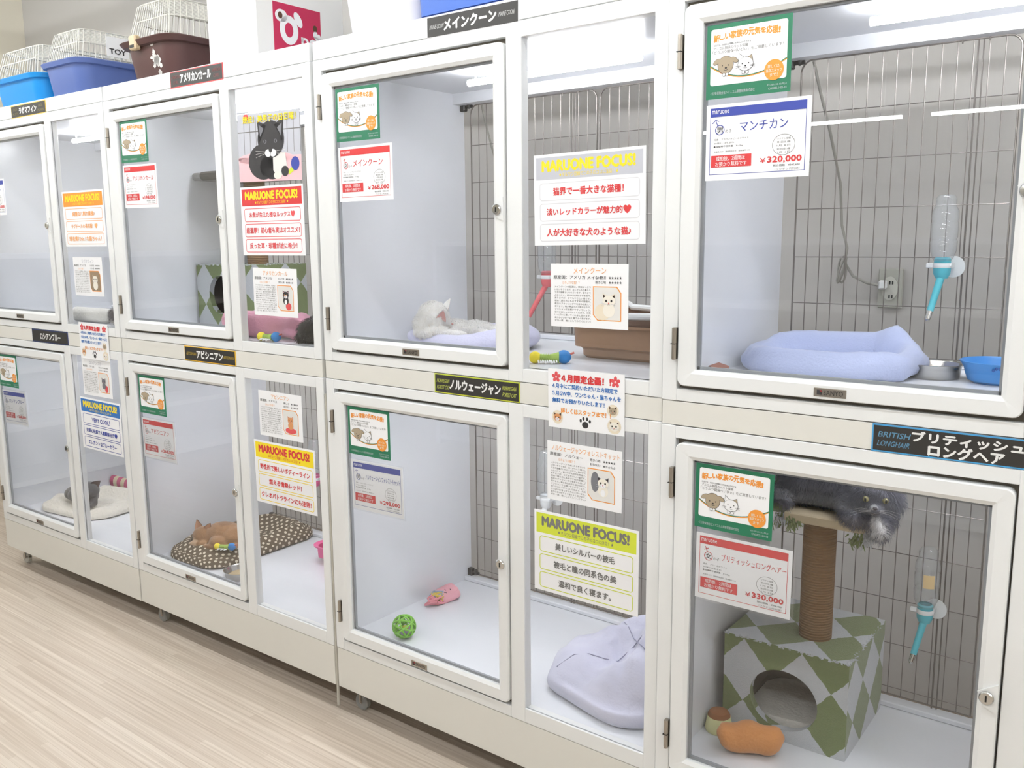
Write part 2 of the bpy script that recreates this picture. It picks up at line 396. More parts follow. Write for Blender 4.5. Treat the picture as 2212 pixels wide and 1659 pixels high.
# ------------------------------------------------------------------ the showcases
DEP = .66
LAMPS = {}
def lamp_mat(s):
    if s not in LAMPS: LAMPS[s] = emit('cool_lamp_cover_%g' % s, (.95, .97, 1), s)
    return LAMPS[s]
def door(parent, zt, zb, gt, gb, zl, hz, zbadge):
    m = MB(); n = 5
    def rg(x0, x1, z0, z1, r, y): return [(a, y, b) for a, b in rrect((x0 + x1) / 2, (z0 + z1) / 2, (x1 - x0) / 2, (z1 - z0) / 2, r, n)]
    dl, dr, gl, gr = .040, .729, .082, .692
    rings = [rg(dl, dr, zb, zt, .016, .018), rg(dl, dr, zb, zt, .016, -.004), rg(dl + .002, dr - .002, zb + .002, zt - .002, .015, -.007),
             rg(gl - .009, gr + .009, gb - .009, gt + .009, .002, -.007), rg(gl, gr, gb, gt, .001, -.001), rg(gl, gr, gb, gt, .001, .018)]
    m.loft(rings, CAB, (0, 0)); nn = len(rings[0])
    m.add(rings[0] + rings[-1], [(i, nn + i, nn + (i + 1) % nn, (i + 1) % nn) for i in range(nn)], CAB)
    for zz in (gt + .006, gb - .006):   # fine joints of the mitred frame
        pass
    d = m.build('door', parent, smooth=30)
    MB().box(gl - .004, gr + .004, .004, .008, gb - .004, gt + .004, GLASS).build('door_glass', d, smooth=0)
    q = MB()
    for a in ((gl - .004, gl + .007, gb, gt), (gr - .006, gr + .004, gb, gt), (gl, gr, gb - .004, gb + .007), (gl, gr, gt - .006, gt + .004)): q.box(a[0], a[1], .0085, .016, a[2], a[3], SEAL)
    q.build('glass_seal', d, smooth=0)
    k = MB(); xl = .709
    k.loft([[(xl + .030 * a, y, zl + .030 * b) for a, b in ((-.55, .3), (.62, 1.05), (.66, -.95), (-.2, -.6))] for y in (-.007, -.011)], CAB, (0, 1))
    k.lathe([(.0135, 0), (.0135, .004), (.0115, .0065), (.001, .007)], CHROME, n=20, X=Matrix.Translation((xl, -.010, zl)) @ Matrix.Rotation(math.pi / 2, 4, 'X'))
    k.box(xl - .0016, xl + .0016, -.0178, -.0172, zl - .006, zl + .006, DARK)
    k.build('lock', d)
    for z in hz:
        h = MB(); h.box(.0265, .0375, -.010, .004, z - .036, z + .036, STEEL, .0015); h.tube([(.033, -.011, z - .036), (.033, -.011, z + .036)], .0042, STEEL, 8)
        h.box(.0264, .0376, -.0158, -.006, z - .0008, z + .0008, DARK)
        h.build('hinge', d)
    b = MB(); b.box(.351, .417, -.0085, -.006, zbadge - .009, zbadge + .009, STEEL, .0008)
    y0 = Matrix.Translation((.384, -.0085, zbadge)); tmp = MB()
    tmp.text('SANYO', -.012, -.005, .027, .005, INK, 0); tmp.irect(-.026, -.005, -.016, .005, INK, 1); tmp.ink([(-.0205, .0045), (-.0165, .0045), (-.0165, .0005)], RED_INK, 2)
    for mm in tmp.mats:
        b.add(tmp.v, [f for f, i in zip(tmp.f, tmp.m) if tmp.mats[i] is mm], mm, y0)
    b.build('badge', d)
    return d
def wire_panel(parent, x0, x1, z0, z1, zs, y, right_round=True, nv=None):
    m = MB(); r = .03
    P = [(x0, y, z0), (x0, y, z1 - r)] + [(x0 + r * (1 - math.cos(a)), y, z1 - r + r * math.sin(a)) for a in (.4, .8, 1.2, 1.57)] \
        + [(x1 - r * (1 - math.sin(a)) , y, z1 - r + r * math.cos(a)) for a in (0, .4, .8, 1.2, 1.57)] + [(x1, y, z0), (x0, y, z0)]
    m.tube(P, .0026, WIRE, 6)
    n = nv or round((x1 - x0) / .0345)
    for i in range(1, n):
        x = x0 + (x1 - x0) * i / n; m.tube([(x, y, z0), (x, y, z1)], .0014, WIRE, 5)
    for z in zs: m.tube([(x0, y + .003, z), (x1, y + .003, z)], .0012, WIRE, 5)
    return m.build('wire_panel', parent, smooth=60)
def showcase(u, label):
    t = root('pet_showcase', u, (0, 0, 0), label, 'pet showcase', 'row of white glazed pet showcases')
    W_ = 1.188
    m = MB()
    m.box(.002, .024, .004, DEP, 0, 2.045, INNER, 0); m.box(W_ - .024, W_ - .002, .004, DEP, 0, 2.045, INNER, 0)
    m.box(.024, W_ - .024, .02, DEP, .002, LF, INNER); m.box(.024, W_ - .024, .02, DEP, 1.03, UF, INNER); m.box(.024, W_ - .024, .02, DEP, 1.969, 2.045, INNER)
    for z in (LF, UF): m.box(.024, W_ - .024, .618, DEP, z, z + .016, INNER, .003)      # low sills at the back
    for z in (1.969, 1.03): m.box(.024, W_ - .024, .60, DEP, z - .036, z, INNER)          # rails under the cell ceilings
    m.box(.024, W_ - .024, .60, .615, -.098, .002, INNER)      # unseen skirt added to keep light from behind out of the gap below
    m.build('carcass', t, smooth=0)
    f = MB(); x = (0, .0365, .733, .781, 1.153, W_)
    for a, b in ((x[0], x[1]), (x[2], x[3]), (x[4], x[5])): f.box(a, b, 0, .03, .139, 1.038, CAB, .0015); f.box(a, b, 0, .03, 1.096, 1.994, CAB, .0015)
    for a, b in ((x[1], x[2]), (x[3], x[4])):
        f.box(a, b, .0005, .03, 1.962 if a < .5 else 1.955, 1.9935, CAB, .001); f.box(a, b, .0005, .03, 1.0965, 1.124 if a < .5 else 1.131, CAB, .001)
        f.box(a, b, .0005, .03, 1.009 if a < .5 else 1.004, 1.0375, CAB, .001); f.box(a, b, .0005, .03, .1395, .172 if a < .5 else .181, CAB, .001)
    f.build('front_frame', t, smooth=30)
    g = MB()
    for z0, z1 in ((1.124, 1.962), (.172, 1.009)):
        for a in ((.0365, .055, z0, z1), (.715, .733, z0, z1), (.055, .715, z0, z0 + .018), (.055, .715, z1 - .018, z1)): g.box(a[0], a[1], .019, .029, a[2], a[3], GASKET)
    g.build('door_gasket', t, smooth=0)
    MB().box(.001, W_ - .001, .0015, .03, 1.9955, 2.049, CAB, .0015).build('header_panel', t, smooth=30)
    MB().box(.001, W_ - .001, .0015, .03, 1.0395, 1.0945, CREAM, .001).build('middle_panel', t, smooth=30)
    MB().box(.001, W_ - .001, .0015, .03, 0, .1375, CREAM, .001).build('base_panel', t, smooth=30)
    door(t, 1.951, 1.133, 1.912, 1.171, 1.54, (1.858, 1.228), 1.148)
    door(t, 1.000, .180, .963, .222, .586, (.905, .275), .1925)
    for z0, z1 in ((1.131, 1.955), (.181, 1.004)):
        p = MB(); p.box(.781, 1.153, .006, .010, z0, z1, GLASS).build('pane', t, smooth=0)
    for z in (1.969, 1.03):
        lm = lamp_mat(LAMP_UP if z > 1.5 else LAMP_LOW * (.42 if u == 3 else 1)); l = MB(); k = MB()
        l.tube([(.33, .33, z - .032), (.93, .33, z - .032)], .0095, lm, 12)
        for xx in (.328, .932): k.tube([(xx + (.03 if xx < .5 else -.03), .33, z), (xx + (.03 if xx < .5 else -.03), .33, z - .026)], .003, INNER, 6)
        l.build('lamp_tube', k.build('lamp', t))
    for z0, z1, zs in ((1.150, 1.932, (1.283, 1.410, 1.54, 1.666, 1.795)), (.205, .962, (.225, .353, .481, .614, .744, .870))):
        wire_panel(t, .066, .590, z0, z1, zs, .648); wire_panel(t, .602, 1.126, z0, z1, zs, .648)
        c = MB(); c.tube([(.494, .652, z0 - .015), (.494, .652, z1 + .022)], .0026, WIRE, 6); c.tube([(.506, .652, z0 - .015), (.506, .652, z1 + .022)], .0020, WIRE, 6)
        for xx in (.46, .52): c.tube([(xx, .644, z1 - .008), (xx, .644, z1 + .02), (xx, .66, z1 + .02)], .0022, WIRE, 6)
        c.build('clamp_bar', t)
        for zc in (z0 + .004, z1 - .004):
            c = MB(); c.box(.024, .046, .635, .656, zc - .015, zc + .015, BLACK, .003); c.tube([(.046, .645, zc), (.074, .645, zc)], .006, BLACK, 8)
            c.ell((.062, .643, zc + .004), (.008, .008, .013), BLACK, None, 10, 6); c.build('panel_bracket', t)
    for xx, yy in ((.035, .075), (W_ - .12, .36), (.035, .58), (W_ - .12, .58)):
        c = MB(); X = Matrix.Translation((xx, yy, -.075)) @ Matrix.Rotation(math.pi / 2, 4, 'X') @ Matrix.Rotation(.0, 4, 'Y')
        k = MB(); k.box(xx - .022, xx + .022, yy - .02, yy + .02, -.012, -.0005, STEEL); k.tube([(xx, yy - .012, -.012), (xx, yy - .012, -.075)], .004, STEEL); k.tube([(xx, yy + .012, -.012), (xx, yy + .012, -.075)], .004, STEEL)
        cas = k.build('caster', t)
        c.lathe([(.004, -.010), (.026, -.010), (.0295, -.007), (.0295, .007), (.026, .010), (.004, .010)], WHEEL, n=24, X=X, cap=(1, 1)); c.lathe([(.006, -.012), (.006, .012)], STEEL, n=10, X=X, cap=(1, 1))
        c.build('wheel', cas)
    return t
WHEEL = glass('clear_caster_plastic', (.72, .72, .68), 1.5, .25)
showcase(0, 'white glazed pet showcase with cream base at the far left end of the row')
showcase(1, 'white glazed pet showcase with a pink cushion above and a ginger kitten below')
showcase(2, 'white glazed pet showcase with the white kitten above and the green lattice ball below')
showcase(3, 'white glazed pet showcase with the tall checked cat tree in its lower cell')
j = MB(); j.tube([(0, 0, 0), (0, 0, 1.06)], .0052, mat('grey_joint', (190, 186, 176), .6), 8)
o = j.build('joint_pipe'); place(o, 2, (-.0065, .004, -.072)); tag(o, 'thin grey plastic pipe in the joint between the second and third showcases', 'pipe')
# ------------------------------------------------------------------ printed things stuck on the fronts
GY, PY = .0039, .0059      # outer faces of the door glass and of the fixed panes
def animal(m, cu, cv, s, coat, ear, dark=INK, k=3, white=None, shoulders=True):
    """small cat portrait, printed"""
    if shoulders: m.iell(cu, cv - .80 * s, .62 * s, .62 * s, coat, k)
    for d in (-1, 1):
        m.ink([(cu + d * .62 * s, cv + .02 * s), (cu + d * .66 * s, cv + .72 * s), (cu + d * .14 * s, cv + .46 * s)][::d], ear, k)
        m.ink([(cu + d * .54 * s, cv + .16 * s), (cu + d * .60 * s, cv + .58 * s), (cu + d * .28 * s, cv + .44 * s)][::d], PINK_INK, k)
    m.iell(cu, cv, .66 * s, .54 * s, coat, k + 1)
    if white is not None:
        m.iell(cu, cv - .24 * s, .34 * s, .24 * s, white, k + 2)
        if shoulders: m.iell(cu, cv - 1.0 * s, .3 * s, .38 * s, white, k + 2)
    for d in (-1, 1):
        m.iell(cu + d * .27 * s, cv + .04 * s, .10 * s, .11 * s, dark, k + 3, 12)
        for e in (-.06, .05): m.iline([(cu + d * .2 * s, cv - .24 * s), (cu + d * .80 * s, cv + (-.24 + e * 2) * s)], .02 * s, SILVER_INK, k + 4)
    m.iell(cu, cv - .16 * s, .07 * s, .05 * s, ROSE, k + 4, 8)
    m.iline([(cu - .12 * s, cv - .32 * s), (cu, cv - .24 * s), (cu + .12 * s, cv - .32 * s)], .03 * s, GREY_INK, k + 4)
def sticker(u, x, z, tilt, label, y=GY):
    m = MB(); a, b = .0915, .075; m.sheet(2 * a, 2 * b, GREEN_INK)
    W0, W1, V0, V1 = -a + .009, a - .009, -b + .027, b - .009
    m.irr(W0, V0, W1, V1, .005, PAPER, 1)
    t = '新しい家族の元気を応援！'; n = len(t); wd = (W1 - W0 - .012) / n; big = '新家族元気応援'
    for i, ch in enumerate(t):
        q = (i + .5) / n; yy = .046 + .006 * (1 - (2 * q - 1) ** 2); h = .0072 if ch in big else .0052; nr = .3 if ch == '！' else .92
        m.text(ch, W0 + .006 + i * wd, yy - h, W0 + .006 + (i + nr) * wd, yy + h, ORANGE_INK, .09, 2)
    m.text('当店では、お迎えと同時にお申込みいただける', W0 + .006, .0315, W0 + .088, .0355, INK, .01)
    m.text('アニコム損保のペット保険', W0 + .006, .0235, W0 + .082, .0300, GREY_INK, .015)
    m.text('「どうぶつ健保べいびぃ」をご用意しています！', W0 + .004, .0155, W1 - .008, .0225, GREY_INK, .015)
    # curved bough with a dog and a cat looking over it
    bow = [(W0 + (W1 - W0) * i / 16, -.034 + .030 * (2 * i / 16 - .95) ** 2 * (1 if i < 9 else .75)) for i in range(17)]
    m.iline([(p, q - .0014) for p, q in bow], .003, ORANGE_INK, 2); m.iline(bow, .0018, GREEN_INK, 3)
    dx, dy = W0 + .034, -.008
    for dd, r in ((-1, .5), (1, -.5)): m.iell(dx + dd * .0195, dy + .008, .0095, .0052, INK, 3, 16, r); m.iell(dx + dd * .0195, dy + .008, .0088, .0045, TAN_INK, 5, 16, r)
    m.iell(dx, dy, .0178, .0185, INK, 3); m.iell(dx, dy, .0170, .0177, TAN_INK, 4)
    for dd in (-1, 1): m.iell(dx + dd * .007, dy - .001, .0012, .0015, INK, 5, 8)
    m.iell(dx + .001, dy - .006, .0026, .002, INK, 5, 10); m.iline([(dx - .004, dy - .0095), (dx + .001, dy - .011), (dx + .006, dy - .0095)], .0009, INK, 5)
    for dd in (-.003, .004): m.iell(dx + dd, dy - .0195, .0036, .0036, INK, 6, 12); m.iell(dx + dd, dy - .0195, .003, .003, PAPER, 7, 12)
    cx, cy = W0 + .078, -.011
    for P in ([(cx - .016, cy + .004), (cx - .0145, cy + .0225), (cx - .002, cy + .0125)], [(cx + .002, cy + .012), (cx + .0135, cy + .018), (cx + .0165, cy + .002)]):
        m.ink(P, INK, 3)
        g = (sum(p[0] for p in P) / 3, sum(p[1] for p in P) / 3); m.ink([(g[0] + (p[0] - g[0]) * .86, g[1] + (p[1] - g[1]) * .86) for p in P], TAN_INK if P[0][0] > cx else PAPER, 4)
    m.iell(cx, cy, .0172, .0140, INK, 4); m.iell(cx, cy, .0164, .0132, PAPER, 5)
    for dd in (-1, 1):
        m.iell(cx + dd * .007, cy + .001, .0012, .0015, INK, 6, 8)
        for e in (-.003, .001): m.iline([(cx + dd * .011, cy - .004 + e * .3), (cx + dd * .021, cy - .004 + e)], .0006, INK, 6)
    m.iell(cx, cy - .004, .002, .0015, INK, 6, 8); m.iline([(cx - .004, cy - .0075), (cx, cy - .0085), (cx + .004, cy - .0075)], .0008, INK, 6)
    for dd in (-.004, .004): m.iell(cx + dd, cy - .0165, .0036, .0036, INK, 6, 12); m.iell(cx + dd, cy - .0165, .003, .003, PAPER, 7, 12)
    bx, by = W1 - .026, -.030
    m.iell(bx, by, .0205, .0205, ORANGE_INK, 4, 28)
    for i, q in enumerate(('詳しくは、', '当店スタッフ', 'まで！')): m.text(q, bx - (.013, .0165, .008)[i], by + .004 - .0085 * i, bx + (.013, .0165, .008)[i], by + .0105 - .0085 * i, CREAM_INK, .05, 5)
    m.text('＜引受保険会社＞アニコム損害保険株式会社', -a + .010, -b + .008, a - .075, -b + .0145, SILVER_INK, 0, 1)
    m.text('E1301(18.12月)3', a - .048, -b + .0135, a - .008, -b + .018, SILVER_INK, 0, 1); m.text('CN0082-1401-03', a - .046, -b + .0065, a - .008, -b + .011, SILVER_INK, 0, 1)
    return tag(place(m.build('insurance_sticker', smooth=0), u, (x, y, z), tilt), label, 'sticker', 'green insurance stickers on the doors')
def price_card(u, x, z, tilt, name, boy, price, taxed, coat, born, label, sleeve=False):
    m = MB(); a, b = .1125, .0785; m.sheet(2 * a, 2 * b, PAPER); C = NAVY if boy else RED_INK
    L0, L1, B0, B1 = -a + .009, a - .009, -b + .012, b - .007
    m.irro(L0, B0, L1, B1, .0004, .0011, C, 1); m.irect(L0, B1 - .018, L1, B1, C, 2)
    m.text('maruone', L0 + .004, B1 - .012, L0 + .042, B1 - .0045, PAPER, 0, 3)
    sx, sy = L0 + .022, .026
    m.iring([(sx + .0105 * math.cos(6.28 * i / 24), sy + .0105 * math.sin(6.28 * i / 24)) for i in range(24)], [(sx + .009 * math.cos(6.28 * i / 24), sy + .009 * math.sin(6.28 * i / 24)) for i in range(24)], C, 2)
    m.text('男' if boy else '女', sx - .007, sy - .0065, sx + .007, sy + .0065, INK, .01)
    if boy: m.iline([(sx - .005, sy + .009), (sx - .010, sy + .021)], .0015, C); m.iline([(sx - .017, sy + .014), (sx - .010, sy + .021), (sx - .002, sy + .018)], .0015, C)
    else: m.iline([(sx - .003, sy + .010), (sx - .008, sy + .022)], .0015, C); m.iline([(sx - .011, sy + .014), (sx, sy + .019)], .0015, C)
    m.text('の子', sx + .0125, sy - .007, sx + .027, sy, GREY_INK, 0)
    n = len(name); h = .0115 if n < 8 else .0095
    x0 = sx + .032 if n > 5 else sx + .045; x1 = L1 - .003 if n > 8 else min(L1 - .012, x0 + .0205 * n)
    m.text(name, x0, sy - h * .5, x1, sy + h * 1.2, C, .012)
    m.text('毛色　' + coat, L0 + .010, .0045, L0 + .010 + .0048 * (len(coat) + 4), .0085, GREY_INK, 0)
    m.text(born + '生まれ', L0 + .010, -.0030, L0 + .055, .0010, GREY_INK, 0)
    m.text('●成猫時予想体重　3～5kg', L0 + .009, -.0108, L0 + .075, -.0062, INK, 0)
    m.text('兵庫県 ロワ　動物取扱主任　登録番号1102', L0 + .010, -.0205, L0 + .090, -.0172, GREY_INK, 0)
    m.irect(L0 + .004, B0 + .015, L0 + .094, B0 + .040, RED_INK, 2)
    m.text('成約後、2週間は', L0 + .016, B0 + .0285, L0 + .080, B0 + .038, PAPER, .005, 3); m.text('お預かり無料です', L0 + .014, B0 + .0170, L0 + .084, B0 + .0265, PAPER, .005, 3)
    qx, qy = L1 - .045, -.013
    m.iring([(qx + .024 * math.cos(6.28 * i / 32), qy + .021 * math.sin(6.28 * i / 32)) for i in range(32)], [(qx + .0232 * math.cos(6.28 * i / 32), qy + .0202 * math.sin(6.28 * i / 32)) for i in range(32)], GREY_INK, 2)
    for i, q in enumerate(('ワクチン接種', '第1回目 3種', '1月 8日', '第2回目 3種', '2月 4日')): m.text(q, qx - .014, qy + .010 - .0068 * i, qx + .014, qy + .014 - .0068 * i, GREY_INK, 0)
    m.text('¥', L1 - .094, -.0475, L1 - .082, -.0375, RED_INK, .01); m.text(price, L1 - .078, -.0490, L1 - .007, -.0355, RED_INK, .075)
    m.text('税込価格　¥' + taxed, L1 - .066, -.0565, L1 - .010, -.0515, INK, 0); m.text('（ワクチン代別途）', L1 - .062, -.0640, L1 - .010, -.0595, GREY_INK, 0)
    o = m.build('price_card', smooth=0)
    if sleeve: MB().box(-a - .006, a + .009, -.0035, -.0030, -b - .004, b + .005, SLEEVE).build('plastic_sleeve', o, smooth=0)
    return tag(place(o, u, (x, GY, z), tilt), label, 'price card', 'price cards on the doors')
def feature(u, x, z, tilt, band, ink_, sub, line, tcol, rows, label):
    m = MB(); a, b = .1585, .1105; m.sheet(2 * a, 2 * b, PAPER)
    m.irect(-a + .007, b - .061, a - .007, b - .007, band, 1)
    m.text('MARUONE FOCUS!', -a + .026, b - .041, a - .028, b - .016, ink_, .11, 2)
    m.text('★マルワン目線でこの子のココに注目！★', -a + .076, b - .056, a - .072, b - .0455, sub, .01, 2)
    for i, (q, wd) in enumerate(rows):
        v1 = b - .069 - .0495 * i; v0 = v1 - .0435
        m.irro(-a + .017, v0, a - .015, v1, .008, .0021, line, 1)
        m.text(q, -wd / 2, v0 + .0125, wd / 2, v1 - .0125, tcol, .055, 2)
    return tag(place(m.build('feature_sheet', smooth=0), u, (x, PY, z), tilt), label, 'sheet', 'feature sheets on the fixed panes')
TXT = ['の起源は、実ははっきりとはわかって', 'いないそうですが、古くから人と暮らし', 'てきた猫種といわれています。穏やかで', '人なつこく、遊ぶのが大好きな性格で、', 'ありますが、とてもやさしい猫です。', '初めて飼う方にもおすすめの猫種で、', '毎日のブラッシングで毛並みも美しく', '保てます。鳴き声は小さく静かなので、', 'マンションでも飼いやすいでしょう。', '体つきはしっかりとして丈夫で、元気', 'いっぱいに育ってくれると思います。', 'まだ小さいのでよく寝てよく遊びます。', 'ぜひ一度、抱っこしてみてください♪']
def breed_card(u, x, z, tilt, name, land, star, draw, label, tcol=None):
    m = MB(); a, b = .112, .078; m.sheet(2 * a, 2 * b, PAPER); n = len(name)
    hw = min(a - .010, .0078 * n); m.text(name, -hw + .004, b - .024, hw + .004, b - .009, tcol or PEACH_INK, .008)
    m.text('原産国：' + land, -a + .009, b - .0375, -a + .009 + .0112 * (4 + len(land)), b - .0285, INK, .012)
    for i, (q, s) in enumerate(star):
        m.text(q, a - .092, b - .0365 - .0115 * i, a - .062, b - .0295 - .0115 * i, INK, 0); m.text(s, a - .054, b - .0365 - .0115 * i, a - .018, b - .0295 - .0115 * i, INK, .01)
    m.text('どのような猫？？', -a + .036, b - .0500, -a + .086, b - .0425, PEACH_INK, 0)
    for i in range(13): m.text((name + TXT[0])[:17] if i == 0 else TXT[i], -a + .012, b - .0590 - .0070 * i, -a + .012 + .0063 * min(17, len(TXT[i]) + (i == 0) * 4), b - .0540 - .0070 * i, GREY_INK, .008)
    p0, p1, q0, q1 = .013, a - .019, -b + .019, b - .054
    O = [(p0, q0 + .014), (p0 + .013, q0), (p1, q0), (p1, q1 - .015), (p1 - .012, q1), (p0, q1)]
    m.ink(O, ORANGE_INK, 1); c = ((p0 + p1) / 2, (q0 + q1) / 2)
    I = [(c[0] + (p - c[0]) * .945, c[1] + (q - c[1]) * .945) for p, q in O]
    draw(m, I, c)
    return tag(place(m.build('breed_card', smooth=0), u, (x, PY, z), tilt), label, 'card', 'breed cards on the fixed panes')
GREYF = mat('grey_coat_ink', (122, 122, 128), .6); BROWNF = mat('brown_coat_ink', (150, 128, 104), .6); GINGF = mat('ginger_coat_ink', (222, 156, 104), .6); WARMW = mat('warm_white_ink', (244, 238, 226), .6); SOFTW = mat('soft_white_ink', (232, 230, 226), .6)
def dr(bg, coat, ear, white=None, s=.027, extra=None, off=(0, 0), eyes=INK):
    def f(m, I, c):
        m.ink(I, bg, 2)
        if extra: m.iell(c[0] + extra[1], c[1] + extra[2], extra[3], extra[4], extra[0], 3)
        animal(m, c[0] + off[0], c[1] + .006 + off[1], s, coat, ear, eyes, 4, white)
    return f
def campaign(u, x, z, tilt, label):
    m = MB(); a, b = .1125, .0755; m.sheet(2 * a, 2 * b, PAPER); SAK = ROSE
    for fx, fv in ((-.087, .055), (.087, .055)):
        for i in range(5):
            t = math.pi / 2 + 6.28319 * i / 5; m.iell(fx + .0082 * math.cos(t), fv + .0082 * math.sin(t), .0062, .0046, SAK, 1, 12, t)
        m.iell(fx, fv, .0028, .0028, PINK_INK, 2, 10)
    m.text('４月限定企画！！', -.071, .044, .074, .063, RED_INK, .11)
    for i, (q, x0, x1) in enumerate((('４月中にご契約いただいた方限定で', -.099, .093), ('５月GW中、ワンちゃん・猫ちゃんを', -.099, .102), ('無料でお預かりいたします！', -.099, .056))): m.text(q, x0, .0265 - .0185 * i, x1, .0385 - .0185 * i, BLUE_INK, .06)
    m.text('詳しくはスタッフまで！！', -.073, -.036, .074, -.023, ORANGE_INK, .07)
    m.iell(.080, -.016, .0165, .0155, CREAM_INK, 1); animal(m, .080, -.017, .017, TAN_INK, BROWNF, INK, 2, None, False)
    m.iell(-.084, -.048, .0165, .0175, CREAM_INK, 1); animal(m, -.084, -.049, .018, GINGF, BROWNF, INK, 2, PAPER, False)
    m.iell(.084, -.054, .0195, .0195, CREAM_INK, 1); animal(m, .084, -.055, .021, WARMW, CREAM_INK, INK, 2, None, False)
    m.iell(0, -.060, .0095, .0085, INK, 1)
    for p, q in ((-.0135, -.050), (-.0055, -.0445), (.0055, -.0445), (.0135, -.050)): m.iell(p, q, .0034, .0046, INK, 1, 12)
    return tag(place(m.build('campaign_sheet', smooth=0), u, (x, -.0012, z), tilt), label, 'sheet', 'spring campaign sheets')
def plate(u, x, z, tilt, w_, h_, border, main, side, scol, label, two=None, fr=(.28, .72), y=.0012):
    m = MB(); m.box(-w_ / 2, w_ / 2, -.0016, 0, -h_ / 2, h_ / 2, border); m._y = lambda k: -.0018 - .00025 * k
    t = .0030 if border is not PAPER else .0014
    m.irect(-w_ / 2 + t, -h_ / 2 + t, w_ / 2 - t, h_ / 2 - t, PLATE, 1)
    u0, u1 = -w_ / 2 + w_ * fr[0], -w_ / 2 + w_ * fr[1]; W_ = mat('white_lettering', (240, 240, 238), .5)
    if two:
        m.text(main, u0, .001, u1, h_ / 2 - .007, W_, .09); m.text(two, u0 + (u1 - u0) * .16, -h_ / 2 + .004, u1 - (u1 - u0) * .16, -.0015, W_, .09)
    else: m.text(main, u0, -h_ * .25, u1, h_ * .27, W_, .10)
    for c, dv in (((-w_ / 2 + .006 + u0) / 2, 0), ((w_ / 2 - .006 + u1) / 2, 0)):
        for i, q in enumerate(side):
            hw = min((u0 + w_ / 2) * .40, .0042 * len(q)); vv = (0 if len(side) == 1 else (.008 if i == 0 else -.010)) + dv
            m.text(q, c - hw, vv - .0055, c + hw, vv + .0055, scol, .03, 2, .25)
    return tag(place(m.build('name_plate', smooth=0), u, (x, y, z), tilt), label, 'name plate', 'black breed name plates')
r_ = math.radians
plate(0, .612, 2.018, 0, .298, .0505, mat('gold_border', (226, 196, 84), .5), 'ラガマフィン', ['RAGA', 'MUFFIN'], mat('dim_gold', (120, 108, 70), .5), 'small black name plate with a thin gold border on the far left header', fr=(.24, .74))
plate(0, .621, 1.0675, 0, .312, .055, mat('deep_blue_border', (50, 66, 120), .5), 'ロシアンブルー', [], INK, 'black name plate with a dark blue border and no side lettering', fr=(.24, .80))
plate(1, .609, 2.019, r_(-.4), .304, .054, ROSE, 'アメリカンカール', ['AMERICAN', 'CURL'], mat('dim_red', (120, 62, 60), .5), 'black name plate with a red border on the second header', fr=(.2, .78))
plate(1, .587, 1.0665, 0, .306, .0535, mat('yellow_border', (238, 190, 50), .5), 'アビシニアン', ['ABYSSINIAN'], mat('dim_yellow', (178, 150, 60), .5), 'black name plate with a yellow border on the second middle rail', fr=(.25, .76))
plate(2, .622, 2.018, r_(-.5), .306, .052, PAPER, 'メインクーン', ['MAINE COON'], mat('pale_script', (190, 190, 188), .5), 'black name plate with a thin white edge below the blue box', fr=(.2, .77))
plate(2, .619, 1.067, 0, .302, .0545, mat('lime_border', (196, 208, 66), .5), 'ノルウェージャン', ['NORWEGIAN', 'FOREST CAT'], mat('lime_script', (190, 198, 90), .5), 'black name plate with a lime green border on the third middle rail', fr=(.19, .79))
plate(3, .640, 1.0665, 0, .342, .0560, mat('sky_blue_border', (76, 160, 216), .5), 'ブリティッシュ', ['BRITISH', 'LONGHAIR'], mat('sky_script', (92, 140, 170), .5), 'black name plate with a sky blue border and two rows of lettering', 'ロングヘア', fr=(.22, .78))

for u, x, z, t, lab in ((0, .187, .883, .3, 'green framed dog and cat sticker cut off by the left edge of the photo'),
                        (1, .190, 1.835, -1.0, 'green framed dog and cat sticker at the top of the second upper door'),
                        (1, .188, .883, .2, 'green framed dog and cat sticker on the door of the ginger kitten'),
                        (2, .184, 1.827, -.5, 'green framed dog and cat sticker on the door of the white kitten'),
                        (2, .186, .885, .3, 'green framed dog and cat sticker on the door of the cell with the lattice ball'),
                        (3, .181, 1.829, .2, 'large green framed dog and cat sticker at the top of the far right upper door'),
                        (3, .180, .882, -.5, 'green framed dog and cat sticker on the door of the checked cat tree')):
    sticker(u, x, z, r_(t), lab)
price_card(0, .214, 1.672, 0, 'ラガマフィン', 1, '268,000', '289,440', 'ブルー＆ホワイト', '2018.11.20', 'price card cut off by the left edge of the photo, upper door')
price_card(0, .225, .714, r_(1.5), 'ロシアンブルー', 1, '268,000', '289,440', 'ブルー', '2018.11.28', 'sleeved price card with a blue band on the door of the far left lower cell', True)
price_card(1, .213, 1.672, r_(-.6), 'アメリカンカール', 0, '198,000', '213,840', 'ブラック＆ホワイト', '2018.12.10', 'price card with a red band on the second upper door, left of the pink bed')
price_card(1, .214, .711, r_(.6), 'アビシニアン', 0, '268,000', '289,440', 'レッド', '2018.12.21', 'sleeved price card with a red band on the door of the ginger kitten', True)
price_card(2, .209, 1.658, r_(.1), 'メインクーン', 0, '268,000', '289,440', 'クリームタビー＆ホワイト', '2018.12.5', 'price card with a red band on the door of the white kitten')
price_card(2, .215, .715, r_(1.0), 'ノルウェージャンフォレストキャット', 1, '298,000', '321,840', 'シルバータビー＆ホワイト', '2018.11.26', 'sleeved price card with a blue band on the lattice ball door', True)
price_card(3, .205, 1.663, 0, 'マンチカン', 1, '320,000', '345,600', 'ブラウンタビー＆ホワイト', '2018.11.16', 'large price card with a blue band on the far right upper door')
price_card(3, .206, .716, r_(-.3), 'ブリティッシュロングヘアー', 0, '330,000', '356,400', 'ブルー＆ホワイト', '2018.12.3', 'sleeved price card with a red band on the door of the checked cat tree', True)

